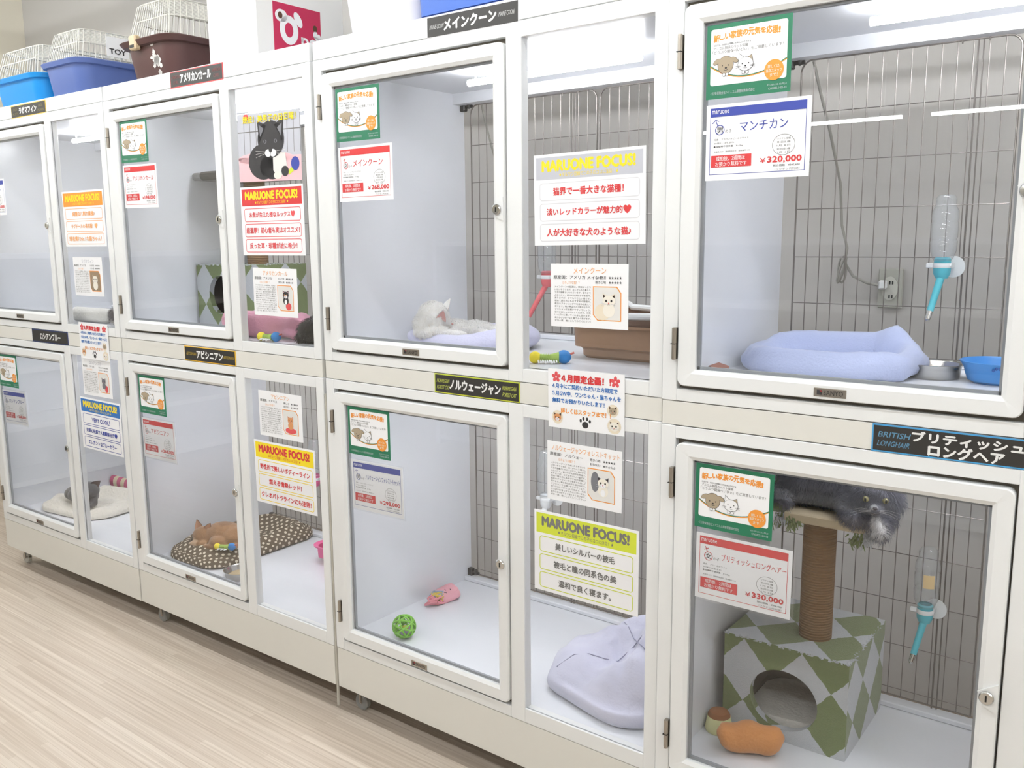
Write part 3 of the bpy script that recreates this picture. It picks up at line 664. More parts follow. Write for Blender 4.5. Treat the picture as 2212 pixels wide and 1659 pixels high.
feature(0, .977, 1.563, 0, ORANGE_INK, YELLOW_INK, YELLOW_INK, PEACH_INK, PEACH_INK, (('綺麗な八割れ模様♪', .17), ('ラグドールの長毛種！♥', .20), ('環境慣れNo.1な猫ちゃん！', .25)), 'sheet with an orange banner and orange lettering on the far left upper pane')
feature(0, .979, .714, r_(-.6), BLUE_INK, YELLOW_INK, YELLOW_INK, NAVY, NAVY, (('VERY COOL！', .14), ('好奇心旺盛で人間観察好き♥', .24), ('エレガントなブルーカラー', .22)), 'sheet with a blue banner and blue lettering on the far left lower pane')
feature(1, .969, 1.531, 0, RED_INK, YELLOW_INK, YELLOW_INK, ROSE, ROSE, (('お髭が生えた様なルックス♥', .23), ('超温厚！初心者も実はオススメ！', .27), ('反った耳・珍種が故に希少！', .24)), 'sheet with a red banner under the photo of the black cat')
feature(1, .969, .682, r_(.2), YELLOW_INK, RED_INK, RED_INK, YELLOW_INK, RED_INK, (('野性的で美しいボディーライン', .26), ('燃える情熱レッド！', .17), ('クレオパトララインにも注目！', .26)), 'sheet with a yellow banner and red lettering beside the ginger kitten')
feature(2, .975, 1.560, r_(.6), SILVER_INK, YELLOW_INK, YELLOW_INK, PALE_LINE, RED_INK, (('猫界で一番大きな猫種！', .20), ('淡いレッドカラーが魅力的♥', .24), ('人が大好きな犬のような猫♪', .24)), 'sheet with a silver grey banner and red lettering on the third upper pane')
feature(2, .971, .649, 0, LIME_INK, GREY_INK, GREY_INK, LIME_INK, GREY_INK, (('美しいシルバーの被毛', .18), ('被毛と瞳の同系色の美', .19), ('温和で良く寝ます。', .16)), 'sheet with a lime green banner above the lilac pet bed')
S5 = '★★★★★'
breed_card(0, .975, 1.332, 0, 'ラガマフィン', 'アメリカ', (('のんびり屋', S5), ('やんちゃ度', S5)), dr(BROWNF, WARMW, TAN_INK, None, .029), 'breed card with a white kitten portrait on brown, far left upper pane', SILVER_INK)
breed_card(0, .976, .917, 0, 'ロシアンブルー', 'イギリス', (('楽しさ', S5), ('鳴き声の大きさ', S5)), dr(SOFTW, GREYF, GREYF, None, .022, (ROSE, .018, -.024, .012, .015)), 'breed card with a grey cat portrait above the blue bannered sheet', SILVER_INK)
breed_card(1, .966, 1.301, r_(-.6), 'アメリカンカール', 'アメリカ', (('のんびり度', S5), ('抱き心地', S5)), dr(SOFTW, INK, INK, PAPER, .022, (ROSE, .014, -.026, .014, .012), (.002, .004), PEACH_INK), 'breed card with a black and white cat portrait above the pink bed')
breed_card(1, .961, .890, 0, 'アビシニアン', 'イギリス', (('楽しさ', S5), ('遊び好き', S5)), dr(SOFTW, GINGF, GINGF, None, .021, (ROSE, 0, -.028, .028, .010)), 'breed card with a ginger cat portrait above the yellow bannered sheet')
breed_card(2, .979, 1.326, r_(.3), 'メインクーン', 'アメリカ メイン州', (('のんびり屋', S5), ('抱き心地', S5)), dr(SOFTW, WARMW, CREAM_INK, None, .027, (CREAM_INK, -.012, -.02, .022, .02), (.006, 0)), 'breed card with a cream kitten portrait in front of the brown litter box')
breed_card(2, .967, .873, 0, 'ノルウェージャンフォレストキャット', 'ノルウェー', (('抱き心地', S5), ('鳴き声の大きさ', '★☆☆☆☆')), dr(SOFTW, WARMW, GREYF, PAPER, .024, (GREYF, -.018, .008, .012, .026), (.006, 0)), 'breed card with a grey and white kitten portrait above the lime bannered sheet')
campaign(0, .990, 1.069, r_(-.4), 'small cherry blossom campaign sheet on the first middle rail, at the left')
campaign(2, .976, 1.066, r_(.5), 'large cherry blossom campaign sheet on the third middle rail')
def photo():
    m = MB(); a, b = .157, .107; m.sheet(2 * a, 2 * b, SILVER_INK)
    m.irect(-a, -b, a, -.030, PINK_INK, 1); m.iell(-.02, -.035, .14, .02, PINK_INK, 1)
    for i in range(-4, 6): m.irect(.031 * i - .001, -.02, .031 * i + .001, b - .012, GREY_INK, 1)
    m.irect(-a, .048, a, .051, GREY_INK, 1)
    m.iell(-.03, -.046, .075, .056, INK, 2, 28); m.iell(.015, -.062, .062, .040, INK, 2, 24); m.ink([(.02, -.02), (.08, -.02), (.09, -.07), (.05, -.1), (.02, -.075)], SOFTW, 3)
    m.iell(.012, .022, .066, .058, INK, 4, 28)
    for d, t in ((-1, .052), (1, .078)): m.ink([(.012 + d * .058, .01), (.012 + d * .066, .082 if d < 0 else .090), (.012 + d * .020, .066)][::d], INK, 4); m.ink([(.012 + d * .052, .03), (.012 + d * .058, .070), (.012 + d * .034, .056)][::d], GREYF, 5)
    m.iell(-.002, -.020, .016, .012, PAPER, 6); m.iell(.022, -.020, .016, .012, PAPER, 6); m.iell(.010, -.010, .009, .008, INK, 7)
    for d in (-1, 1):
        m.iell(.010 + d * .026, .016, .008, .006, GREYF, 6, 12); m.iell(.010 + d * .026, .016, .0035, .005, INK, 7, 10)
        for e in (-.006, 0, .006): m.iline([(.010 + d * .024, -.018 + e * .4), (.010 + d * .075, -.022 + e * 1.8)], .0008, SOFTW, 7)
    m.iell(.042, -.090, .020, .012, WARMW, 5); m.iell(.078, -.078, .018, .016, INK, 4)
    m.ink([(.092, -.078), (.118, -.062), (.126, -.074), (.098, -.090)], LIME_INK, 3); m.iell(.128, -.056, .020, .021, NAVY, 4); m.iell(-.112, .096, .014, .010, ROSE, 3)
    m.text('競技！美男子の日日曜！', -a + .030, b - .030, a - .020, b - .008, YELLOW_INK, .04, 6)
    return tag(place(m.build('photo_poster', smooth=0), 1, (.971, PY, 1.763), r_(-1.2)), 'glossy photo of a black and white cat lying on pink with yellow lettering', 'photo')
photo()
# ------------------------------------------------------------------ soft things and small helpers
def cushion(hx, hy, h, r, m, rim=0., rimw=.3, wob=.008, seed=0, nr=14, nt=56, dip=0., edge=.45, wave=0., mb=None, top=None):
    """soft pad standing on z=0; rim: extra height of a bolster round the edge"""
    b = mb or MB(); out = rrect(0, 0, hx, hy, r, nt // 4 - 1); n = len(out); rings = []
    def ring(s, z, q=0):
        P = []
        for i, (x, y) in enumerate(out):
            k = 1 + wave * math.sin(5 * math.atan2(y, x) + seed)
            p = Vector((x * s * k, y * s * k, z)); v = noise.noise(Vector((x * s * 9 + seed, y * s * 9, z * 9 + seed)))
            w_ = noise.noise(Vector((x * s * 28 + seed, y * s * 28, seed)))
            P.append((p.x + v * wob * .4, p.y + v * wob * .4, max(0.0, z + q * (v * wob + w_ * wob * .4))))
        return P
    rings.append(ring(.90, 0)); rings.append(ring(.97, h * .08))
    for i in range(4):
        a = i / 3 * math.pi / 2; rings.append(ring(1 - .06 * (1 - math.cos(a)), h * (.2 + (edge + .1) * math.sin(a)), .3))
    for i in range(nr):
        s = .93 - .92 * i / (nr - 1)
        z = h * (.75 + .25 * math.sqrt(max(0, 1 - s * s))) - dip * (1 - s) ** 1.5
        if rim: z = h * .45 + rim * math.exp(-((s - (1 - rimw)) / (rimw * .62)) ** 2)
        if top: z += top(s)
        rings.append(ring(s, z, 1))
    b.loft(rings, m, (1, 1)); return b
def simple(b, name, u, p, label, cat, group=None, rz=0., smooth=50):
    return tag(place(b.build(name, smooth=smooth), u, p, 0, rz), label, cat, group)
def coat(o, parent, m, n, length, comb=(0, 0, -.5), width=.0011, seed=1, lay=.75, bare=()):
    """the animal's coat: tapering strands of hair combed over the body; bare: (centre, radius) kept short"""
    me = o.data; rr = random.Random(seed); me.calc_loop_triangles(); V = [v.co.copy() for v in me.vertices]
    tris = [(t.vertices, t.normal.copy(), t.area) for t in me.loop_triangles]; acc = []; tot = 0
    for t in tris: tot += t[2]; acc.append(tot)
    import bisect
    b = MB(); VV = []; FF = []; cb = Vector(comb)
    for _ in range(n):
        t = tris[min(len(tris) - 1, bisect.bisect(acc, rr.random() * tot))]; u, v = rr.random(), rr.random()
        if u + v > 1: u, v = 1 - u, 1 - v
        a, c, d = (V[i] for i in t[0]); p = a + (c - a) * u + (d - a) * v; nn = t[1]
        L = length * rr.uniform(.6, 1.15)
        for ce, ra in bare:
            q = (p - Vector(ce)).length
            if q < ra: L *= .12 + .5 * (q / ra) ** 2
        nv = noise.noise_vector(p * 45) * .55 + Vector((rr.uniform(-.3, .3), rr.uniform(-.3, .3), rr.uniform(-.3, .3)))
        tg = cb + nv; tg = tg - nn * tg.dot(nn)
        d1 = (nn * (1 - lay * .6) + tg * lay).normalized(); d2 = (nn * (1 - lay) * .6 + tg * lay * 1.6 + cb * .25).normalized()
        sd = d1.cross(nn + Vector((rr.uniform(-.25, .25), rr.uniform(-.25, .25), rr.uniform(-.25, .25)))).normalized() * (width * rr.uniform(.6, 1.2))
        p0 = p - nn * .001; p1 = p + d1 * L * .45; p2 = p1 + d2 * L * .55; k = len(VV)
        VV += [p0 - sd, p0 + sd, p1 - sd * .75, p1 + sd * .75, p2]; FF += [(k, k + 1, k + 3, k + 2), (k + 2, k + 3, k + 4)]
    b.add(VV, FF, m); return b.build('fur', parent, smooth=80)
def body(name, balls, m, parent, vox=.004, smooth_it=6, origin=(0, 0, 0)):
    """one continuous skin over ellipsoids / tapering limbs"""
    b = MB()
    for q in balls:
        if q[0] == 'e':
            X = q[3] if len(q) > 3 else None; b.ell((0, 0, 0), q[2], m, Matrix.Translation(q[1]) @ (X or Matrix.Identity(4)), 20, 12)
        else: b.tube(q[1], q[2], m, 10)
    o = b.build(name, None, smooth=0)
    rm = o.modifiers.new('r', 'REMESH'); rm.mode = 'VOXEL'; rm.voxel_size = vox
    sm = o.modifiers.new('s', 'SMOOTH'); sm.factor = .5; sm.iterations = smooth_it
    dg = bpy.context.evaluated_depsgraph_get(); me = bpy.data.meshes.new_from_object(o.evaluated_get(dg))
    o.modifiers.clear(); old = o.data; o.data = me; bpy.data.meshes.remove(old); me.name = name
    me.polygons.foreach_set('use_smooth', [True] * len(me.polygons)); me.materials.clear(); me.materials.append(m)
    if parent is not None: o.parent = parent
    return o
def rotm(ax, a): return Matrix.Rotation(a, 4, ax)
def ear_mesh(base, tip, width, m_out, m_in, face, parent):
    """cupped cat ear: two skins, the inner one a little pinker"""
    B = Vector(base); T = Vector(tip); F = Vector(face).normalized(); up = (T - B); side = up.cross(F).normalized(); nrm = side.cross(up).normalized()
    if nrm.dot(F) < 0: nrm = -nrm
    def skin(off, k):
        V = []; n = 6
        for i in range(n + 1):
            t = i / n; w_ = width * (1 - t ** 1.6) * k + .0006
            for j in range(7):
                s_ = -1 + 2 * j / 6
                V.append(tuple(B + up * t * k + side * (s_ * w_) + nrm * (off + (s_ * s_ - .6) * width * .38 * (1 - t))))
        return V, [(i * 7 + j, i * 7 + j + 1, (i + 1) * 7 + j + 1, (i + 1) * 7 + j) for i in range(n) for j in range(6)]
    b = MB(); b.add(*skin(-.0012, 1.0), m_out); b.add(*skin(.0008, .9), m_in)
    return b.build('ear', parent, smooth=80)
def eye(parent, c, d, r, iris, lid=None, closed=False):
    b = MB(); D = Vector(d).normalized(); q = D.to_track_quat('Z', 'Y').to_matrix().to_4x4(); X = Matrix.Translation(c) @ q
    if closed:
        b.tube([tuple(X @ Vector((r * 1.3 * (i / 4 - .5) * 2, -.35 * r * math.cos((i / 4 - .5) * 3), r * .6))) for i in range(5)], r * .26, lid, 6); return b.build('eyelid', parent)
    b.lathe([(r * math.sin(a), r * math.cos(a)) for a in (.02, .3, .6, .9, 1.2, 1.57)], iris, n=18, X=X)
    b.ell((0, 0, r * .80), (r * .42, r * .62, r * .24), DARK, X, 12, 8)
    return b.build('eye', parent)
def whiskers(parent, c, d, n=4, L=.03, m=None):
    b = MB(); c = Vector(c); d = Vector(d).normalized(); s_ = d.cross(Vector((0, 0, 1))).normalized()
    for sg in (-1, 1):
        for i in range(n):
            a = c + s_ * sg * .008 + Vector((0, 0, -.003 + .002 * i)); e = a + s_ * sg * L + d * .006 + Vector((0, 0, -.014 + .006 * i))
            b.tube([tuple(a), tuple((a + e) / 2 + Vector((0, 0, .004))), tuple(e)], [.00028, .0002, .0001], m or PAPER, 4)
    return b.build('whiskers', parent)

CARPET = carpet_mat('green_and_white_checked_carpet', off=(.02, .0))
SISAL = rope_mat('brown_sisal_rope', (132, 100, 66))
CHIP = mat('pale_chipboard', (206, 190, 158), .8, bump=(140, .6, .003))
LILAC = mat('lilac_fleece', (206, 206, 232), .95, sheen=.4, bump=(180, .5, .004)); LBLUE = mat('pale_blue_lilac_fleece', (186, 196, 230), .95, sheen=.4, bump=(180, .5, .004))
GLILAC = mat('grey_lilac_plush', (206, 206, 224), .95, sheen=.4, bump=(160, .3, .003)); WHITEF = mat('white_fleece', (238, 236, 230), .95, sheen=.3, bump=(120, .7, .006))
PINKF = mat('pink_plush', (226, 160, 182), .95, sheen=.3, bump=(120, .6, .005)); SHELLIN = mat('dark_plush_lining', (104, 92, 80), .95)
# ------------------------------------------------------------------ checked cat trees
def cat_tree_box(t, w_, d_, h, hole, rh, hx):
    """carpeted cube with a round doorway in its front (y=0); origin at front left bottom"""
    m = MB(); n = 40; cx, cz = hole; th = .022
    circ = [(cx + hx * math.cos(6.28319 * i / n), cz + rh * math.sin(6.28319 * i / n)) for i in range(n)]
    def sq(a):
        c, s_ = math.cos(a), math.sin(a); k = 1e9
        if c > 1e-9: k = min(k, (w_ - cx) / c)
        if c < -1e-9: k = min(k, -cx / c)
        if s_ > 1e-9: k = min(k, (h - cz) / s_)
        if s_ < -1e-9: k = min(k, -cz / s_)
        return (cx + c * k, cz + s_ * k)
    ang = sorted([6.28319 * i / n for i in range(n)] + [math.atan2(z - cz, x - cx) % 6.28319 for x in (0, w_) for z in (0, h)])
    Q = [sq(a) for a in ang]; Pc = [(cx + hx * math.cos(a), cz + rh * math.sin(a)) for a in ang]; k = len(ang)
    V = [(x, 0, z) for x, z in Q] + [(x, 0, z) for x, z in Pc] + [(x, th, z) for x, z in Pc] + [(x, th, z) for x, z in Q]
    F = [(a * k + i, a * k + (i + 1) % k, (a + 1) * k + (i + 1) % k, (a + 1) * k + i) for a in range(3) for i in range(k)]
    m.add(V, F, CARPET)
    m.box(0, w_, 0, d_, h, h + .002, CARPET); m.box(-.002, 0, 0, d_, 0, h + .002, CARPET); m.box(w_, w_ + .002, 0, d_, 0, h + .002, CARPET)
    m.box(-.002, w_ + .002, d_, d_ + .002, 0, h + .002, CARPET)
    box = m.build('house_box', t, smooth=0)
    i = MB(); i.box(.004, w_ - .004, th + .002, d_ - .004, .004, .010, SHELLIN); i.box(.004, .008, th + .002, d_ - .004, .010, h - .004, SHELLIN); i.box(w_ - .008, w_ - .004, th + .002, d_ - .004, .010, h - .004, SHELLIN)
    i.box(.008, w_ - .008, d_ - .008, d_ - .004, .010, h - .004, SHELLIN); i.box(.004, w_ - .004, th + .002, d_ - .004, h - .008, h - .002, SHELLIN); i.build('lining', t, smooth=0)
    # worn tufts along the seams
    f = MB(); rr = random.Random(6); T_ = mat('tuft_white', (196, 200, 204), .95)
    for e in range(150):
        a = rr.random(); p = (a * w_, .0, h) if e % 2 else (w_, a * d_, h); q = (p[0] + rr.gauss(.001, .004), p[1] + rr.gauss(-.001, .004), p[2] + rr.uniform(-.002, .007)); f.tube([p, q], [.0022, .0008], T_, 5)
    f.build('seam_tufts', t)
t = root('cat_tree', 3, (.055, .28, LF), 'tall green and white checked cat tree carrying the long haired grey cat', 'cat tree')
cat_tree_box(t, .318, .32, .254, (.160, .112), .080, .088)
b = MB(); b.tube([(.197, .118, .254), (.197, .118, .572)], .041, SISAL, 24); b.build('scratching_post', t)
b = MB(); b.box(.125, .322, .050, .27, .572, .596, CHIP, .003); b.build('platform_board', t, smooth=30)
TUFT = mat('tuft_white', (196, 200, 204), .95); TUFG = mat('tuft_green', (124, 138, 88), .95)
b = MB(); b.box(.096, .322, .13, .272, .5965, .608, CARPET, .004); b.box(.050, .124, .07, .268, .580, .620, CARPET, .014); b.box(.050, .080, .10, .272, .615, .690, CARPET, .012)
rr = random.Random(2)
for (x0, y0, z0, mm) in ((.118, .058, .575, TUFT), (.108, .066, .572, TUFG), (.326, .060, .562, TUFT), (.305, .050, .562, TUFG), (.318, .075, .560, TUFT), (.150, .050, .570, TUFG)):
    for i in range(40):
        p = (x0 + rr.gauss(0, .009), y0 + rr.gauss(0, .005), z0 + rr.gauss(0, .007)); e = (p[0] + rr.gauss(0, .006), p[1] + rr.gauss(0, .006), p[2] - rr.uniform(.008, .022)); b.tube([p, e], [.0024, .0008], mm, 5)
b.build('worn_carpet', t)
b = cushion(.13, .12, .030, .09, WHITEF, seed=4); c = b.build('inner_cushion', t, loc=(.160, .165, .011)); c['label'] = 'white fleece pad inside the box'
t = root('cat_tree', 1, (.040, .33, UF), 'shaded green and white checked cat tree behind the sheets of the second upper cell', 'cat tree')
cat_tree_box(t, .318, .31, .242, (.155, .122), .078, .075)
b = MB(); b.tube([(.20, .16, .242), (.20, .16, .585)], .043, SISAL, 24); b.build('scratching_post', t)
b = MB(); b.box(-.005, .345, .005, .29, .585, .615, mat('grey_platform_carpet', (150, 150, 150), .95, bump=(140, .6, .003)), .008); b.tube([(.07, .012, .600), (.30, .006, .598)], .018, mat('dark_platform_edge', (92, 88, 84), .95), 10); b.build('platform_board', t)
# ------------------------------------------------------------------ beds, cushions, blankets
def ring_bed(hx, hy, r, rad, m, pad, seed=0, n=72, sag=.0, wob=.010):
    """bolster ring round a soft pad; rad(angle) is the bolster's thickness there"""
    b = MB(); P = rrect(0, 0, hx, hy, r, n // 4 - 1); k = len(P); rings = []
    for i, (x, y) in enumerate(P):
        a = math.atan2(y, x); R_ = rad(a); tx, ty = P[(i + 1) % k][0] - P[i - 1][0], P[(i + 1) % k][1] - P[i - 1][1]; L_ = math.hypot(tx, ty); nx, ny = ty / L_, -tx / L_; ring = []
        for j in range(20):
            q = 6.28319 * j / 20; rr_ = R_ * (1 + .10 * math.sin(3 * q + seed)); ox, oz = rr_ * math.cos(q), rr_ * math.sin(q) * 1.05
            p = Vector((x + nx * ox, y + ny * ox, R_ * 1.0 + oz)); v = noise.noise_vector(p * 11 + Vector((seed, 0, 0))); w_ = noise.noise(p * 34 + Vector((0, seed, 0)))
            p += v * wob + Vector((nx, ny, .6)) * (w_ * wob * .35); ring.append((p.x, p.y, max(.0, p.z)))
        rings.append(ring)
    b.loft(rings + [rings[0]], m, (0, 0)); cushion(hx - .005, hy - .005, pad, r, m, wob=wob * .6, seed=seed, mb=b, nr=10); return b
simple(ring_bed(.180, .130, .11, lambda a: .031 + .010 * max(0, math.sin(a)) + .012 * math.exp(-((a - .75) / .30) ** 2), LBLUE, .030, 3, wob=.013), 'pet_bed', 3, (.252, .405, UF), 'pale blue lilac plush bed with a puffy rim beside the steel bowl', 'pet bed')
b = ring_bed(.215, .125, .11, lambda a: .027 + .009 * max(0, math.cos(a)) - .012 * max(0, -math.sin(a)), LILAC, .024, 8, wob=.008)
simple(b, 'pet_bed', 2, (.310, .345, UF), 'flat lilac plush bed under the white kitten', 'pet bed', rz=-.25)
b = MB(); GS = mat('quilting_thread', (160, 160, 184), .95)
def heap(x, y):
    """height of the slumped quilted bed"""
    d = math.hypot((x + .02) / .27, y / .21); h = .130 * math.exp(-((x - .06) ** 2 / .026 + (y - .08) ** 2 / .016)) + .085 * max(0, 1 - d ** 4)
    h += .055 * math.exp(-((x - .10) ** 2 / .012 + (y + .13) ** 2 / .006)) - .050 * math.exp(-((x + .03 - .5 * y) ** 2 / .0030)) * math.exp(-(y + .03) ** 2 / .02)
    for (px, py, ang) in ((-.06, .02, .5), (.05, -.03, -.9), (.0, .08, .1), (.10, .03, 1.3)):
        t_ = (x - px) * math.cos(ang) + (y - py) * math.sin(ang); h -= .012 * math.exp(-(t_ / .012) ** 2)
    return h + .014 * noise.noise(Vector((x * 16, y * 16, 3))) + .006 * noise.noise(Vector((x * 40, y * 40, 9)))
n = 60; rings = []
def hout(a): return (.245 + .035 * math.cos(a - 3.3) - .02 * math.cos(2 * a) + .014 * math.sin(5 * a), .215 + .02 * math.sin(4 * a + .6))
rings.append([(hout(6.28319 * j / n)[0] * .93 * math.cos(6.28319 * j / n), hout(6.28319 * j / n)[1] * .93 * math.sin(6.28319 * j / n), 0) for j in range(n)])
for s_, zz in ((.985, .012), (1.0, .028), (.985, .042)): rings.append([(hout(q)[0] * s_ * math.cos(q), hout(q)[1] * s_ * math.sin(q), zz + .006 * noise.noise(Vector((math.cos(q) * 4, math.sin(q) * 4, zz * 30)))) for q in [6.28319 * j / n for j in range(n)]])
for i in range(30):
    s_ = .96 * (1 - i / 29.5); R_ = []
    for j in range(n):
        q = 6.28319 * j / n; x, y = hout(q)[0] * s_ * math.cos(q), hout(q)[1] * s_ * math.sin(q); e = min(1, (1 - s_) / .14); R_.append((x, y, .048 + (max(.02, heap(x, y)) - .03) * e ** .7))
    rings.append(R_)
b.loft(rings, GLILAC, (1, 1))
for P in ([(-.20 + .04 * i, -.10 + .02 * i + .012 * math.sin(i)) for i in range(9)], [(-.10 + .03 * i, .12 - .035 * i) for i in range(8)], [(.03 + .012 * i, .12 - .035 * i) for i in range(8)]): b.tube([(x, y, .049 + max(.02, heap(x, y)) - .03) for x, y in P], .0016, GS, 5)
simple(b, 'pet_bed', 2, (.965, .280, LF), 'crumpled grey lilac plush bed slumped under the lime bannered sheet', 'pet bed', rz=.12, smooth=80)
simple(cushion(.175, .285, .055, .10, dots_mat('brown_dotted_cotton', (98, 84, 66), (226, 216, 196)), .045, .24, .006, 5, 16, 60), 'cushion', 1, (.210, .365, LF), 'brown cushion with cream dots under the ginger kitten', 'cushion', rz=.02)
simple(cushion(.24, .19, .040, .11, mat('cream_fleece', (238, 232, 220), .95, sheen=.3, bump=(70, .8, .010)), .034, .26, .030, 21, 20, 72), 'blanket', 0, (.315, .305, LF), 'rumpled white fleece blanket under the dark grey cat', 'blanket', rz=.15)
STR = mat('cushion_pink_stripe', (190, 84, 120), .9)
b = MB(); cols = [STR, mat('cushion_cream_stripe', (220, 208, 176), .9), STR, mat('cushion_grey_stripe', (120, 116, 122), .9)]
for i in range(8):
    x0 = -.14 + .035 * i; b.loft([[(x, .022 * math.cos(a), .032 + .032 * math.sin(a)) for a in [6.28319 * j / 14 for j in range(14)]] for x in (x0, x0 + .035)], cols[i % 4] if i % 2 == 0 else cols[1], (i == 0, i == 7))
simple(b, 'cushion', 0, (.18, .545, LF), 'pink and cream striped cushion against the back of the lower left cell', 'cushion')
b = MB(); b.tube([(x, .012 * math.sin(x * 14), .048 + .004 * math.sin(x * 31)) for x in [-.22 + .44 * i / 12 for i in range(13)]], [.020] + [.046 + .004 * math.sin(i * 2.1) for i in range(11)] + [.022], PINKF, 18)
simple(b, 'pet_bed', 1, (.755, .125, UF), 'pink plush bolster bed beside the black cat', 'pet bed')
b = MB(); b.tube([(x, 0, .032) for x in [-.16 + .32 * i / 8 for i in range(9)]], [.016] + [.031] * 7 + [.016], WHITEF, 16)
simple(b, 'cushion', 0, (.790, .105, UF), 'white bolster cushion beside the grey and white cat', 'cushion')
# ------------------------------------------------------------------ cats (coordinates relative to the animal's own base point)
PINKSKIN = mat('pink_ear_skin', (214, 164, 156), .8); NOSE = mat('dark_grey_nose', (70, 64, 68), .5); AMBER = mat('amber_iris', (150, 142, 98), .2, coat=.5)
# white kitten seen from behind its head, lying on the lilac bed, looking away to the right
WF = fur_mat('cream_white_fur', (244, 240, 232), [((.03, .00, .015), .05, (228, 214, 194))])
t = root('kitten', 2, (.208, .262, 1.155), 'fluffy white kitten lying on a lilac bed with its head turned away', 'kitten')
rt, tw, up = Vector((.79, .61, 0)), Vector((.61, -.79, 0)), Vector((0, 0, 1)); hd = Vector((.020, -.004, .070))
def K(a, b_, c): return tuple(hd + rt * a + tw * b_ + up * c)
bd = body('body', [('e', tuple(hd), (.050, .048, .046)), ('e', K(.030, .004, -.016), (.028, .026, .024)), ('e', K(.046, .006, -.026), (.015, .014, .012)), ('e', K(.012, .018, -.014), (.030, .028, .026)),
                   ('e', K(-.022, .0, -.026), (.044, .042, .040)), ('e', K(-.010, .004, -.046), (.056, .050, .026)), ('e', K(.062, -.045, -.044), (.066, .046, .028), rotm('Z', .66)), ('e', K(.130, -.060, -.046), (.056, .042, .024), rotm('Z', .66)),
                   ('l', [K(.005, .030, -.040), K(.050, .046, -.054), K(.092, .048, -.056)], [.024, .018, .0155]), ('e', K(.096, .048, -.055), (.018, .015, .012)),
                   ('l', [K(.030, -.010, -.035), K(.070, -.006, -.046), K(.100, -.004, -.048)], [.018, .015, .013]), ('l', [K(.110, -.020, -.048), K(.150, .0, -.056), K(.185, .006, -.058)], [.024, .018, .013]),
                   ('l', [K(.170, -.05, -.045), K(.215, -.03, -.054), K(.245, .0, -.058)], [.018, .014, .008])], WF, t, .0042)
coat(bd, t, fur_mat('long_white_fur', (250, 247, 242), [((.0, .0, .012), .05, (238, 228, 214))], .85, True), 11000, .015, (.1, .06, -.6), .0008, 3, .85, ((K(.046, .010, -.024), .022), (K(.096, .048, -.055), .04), (K(.185, .006, -.058), .04)))
ear_mesh(K(.026, .040, -.010), K(.038, .056, .026), .018, WF, PINKSKIN, tw + rt * .15, t); ear_mesh(K(.038, -.006, .030), K(.056, -.004, .056), .017, WF, PINKSKIN, rt - tw * .6 , t)
b = MB(); b.ell(K(.0605, .008, -.024), (.004, .0045, .003), PINKSKIN, None, 10, 8); b.build('nose', t)
# ginger kitten asleep on the dotted cushion
GF = fur_mat('ginger_fur', (152, 114, 80), [((-.060, -.090, .008), .022, (196, 164, 132)), ((-.01, -.075, .0), .03, (178, 140, 104)), ((.02, .01, .085), .03, (128, 92, 62))])
t = root('kitten', 1, (.252, .225, .243), 'ginger kitten asleep on the brown dotted cushion', 'kitten')
hd = Vector((-.062, -.045, .030)); fc = Vector((.02, -.84, -.50)).normalized()
bd = body('body', [('e', tuple(hd), (.042, .040, .036)), ('e', tuple(hd + fc * .030 + Vector((0, 0, -.004))), (.020, .018, .015)),
                   ('e', (.015, .010, .036), (.088, .062, .050), rotm('Z', .35)), ('e', (.065, .015, .030), (.058, .055, .046)), ('e', (-.025, -.025, .024), (.045, .040, .032)),
                   ('e', (.048, -.046, .020), (.044, .030, .028), rotm('Z', .3)), ('l', [(.065, -.058, .008), (.030, -.076, .006), (-.005, -.076, .005)], [.016, .012, .009]),
                   ('l', [(-.015, -.055, .010), (-.050, -.085, .006), (-.078, -.090, .005)], [.016, .012, .010]), ('l', [(.10, .03, .012), (.115, -.02, .010), (.09, -.055, .010)], [.014, .011, .007])], GF, t, .0038)
sd = fc.cross(Vector((0, 0, 1))).normalized()
if sd.x < 0: sd = -sd
for sg in (-1, 1):
    b0 = hd + sd * sg * .027 + Vector((0, .004, .022)); ear_mesh(b0, b0 + sd * sg * .020 + Vector((0, .004, .036)), .020, GF, mat('tan_ear_skin', (200, 150, 120), .8), (fc.x + .3, fc.y, .1), t)
for sg in (-1, 1): eye(t, hd + fc * .0375 + sd * sg * .017 + Vector((0, 0, .005)), fc + sd * sg * .3, .0085, GF, mat('closed_lid', (74, 52, 40), .8), True)
b = MB(); b.ell(tuple(hd + fc * .0495 + Vector((0, 0, .002))), (.0045, .004, .003), mat('pink_brown_nose', (170, 110, 96), .6), None, 10, 8); b.build('nose', t)
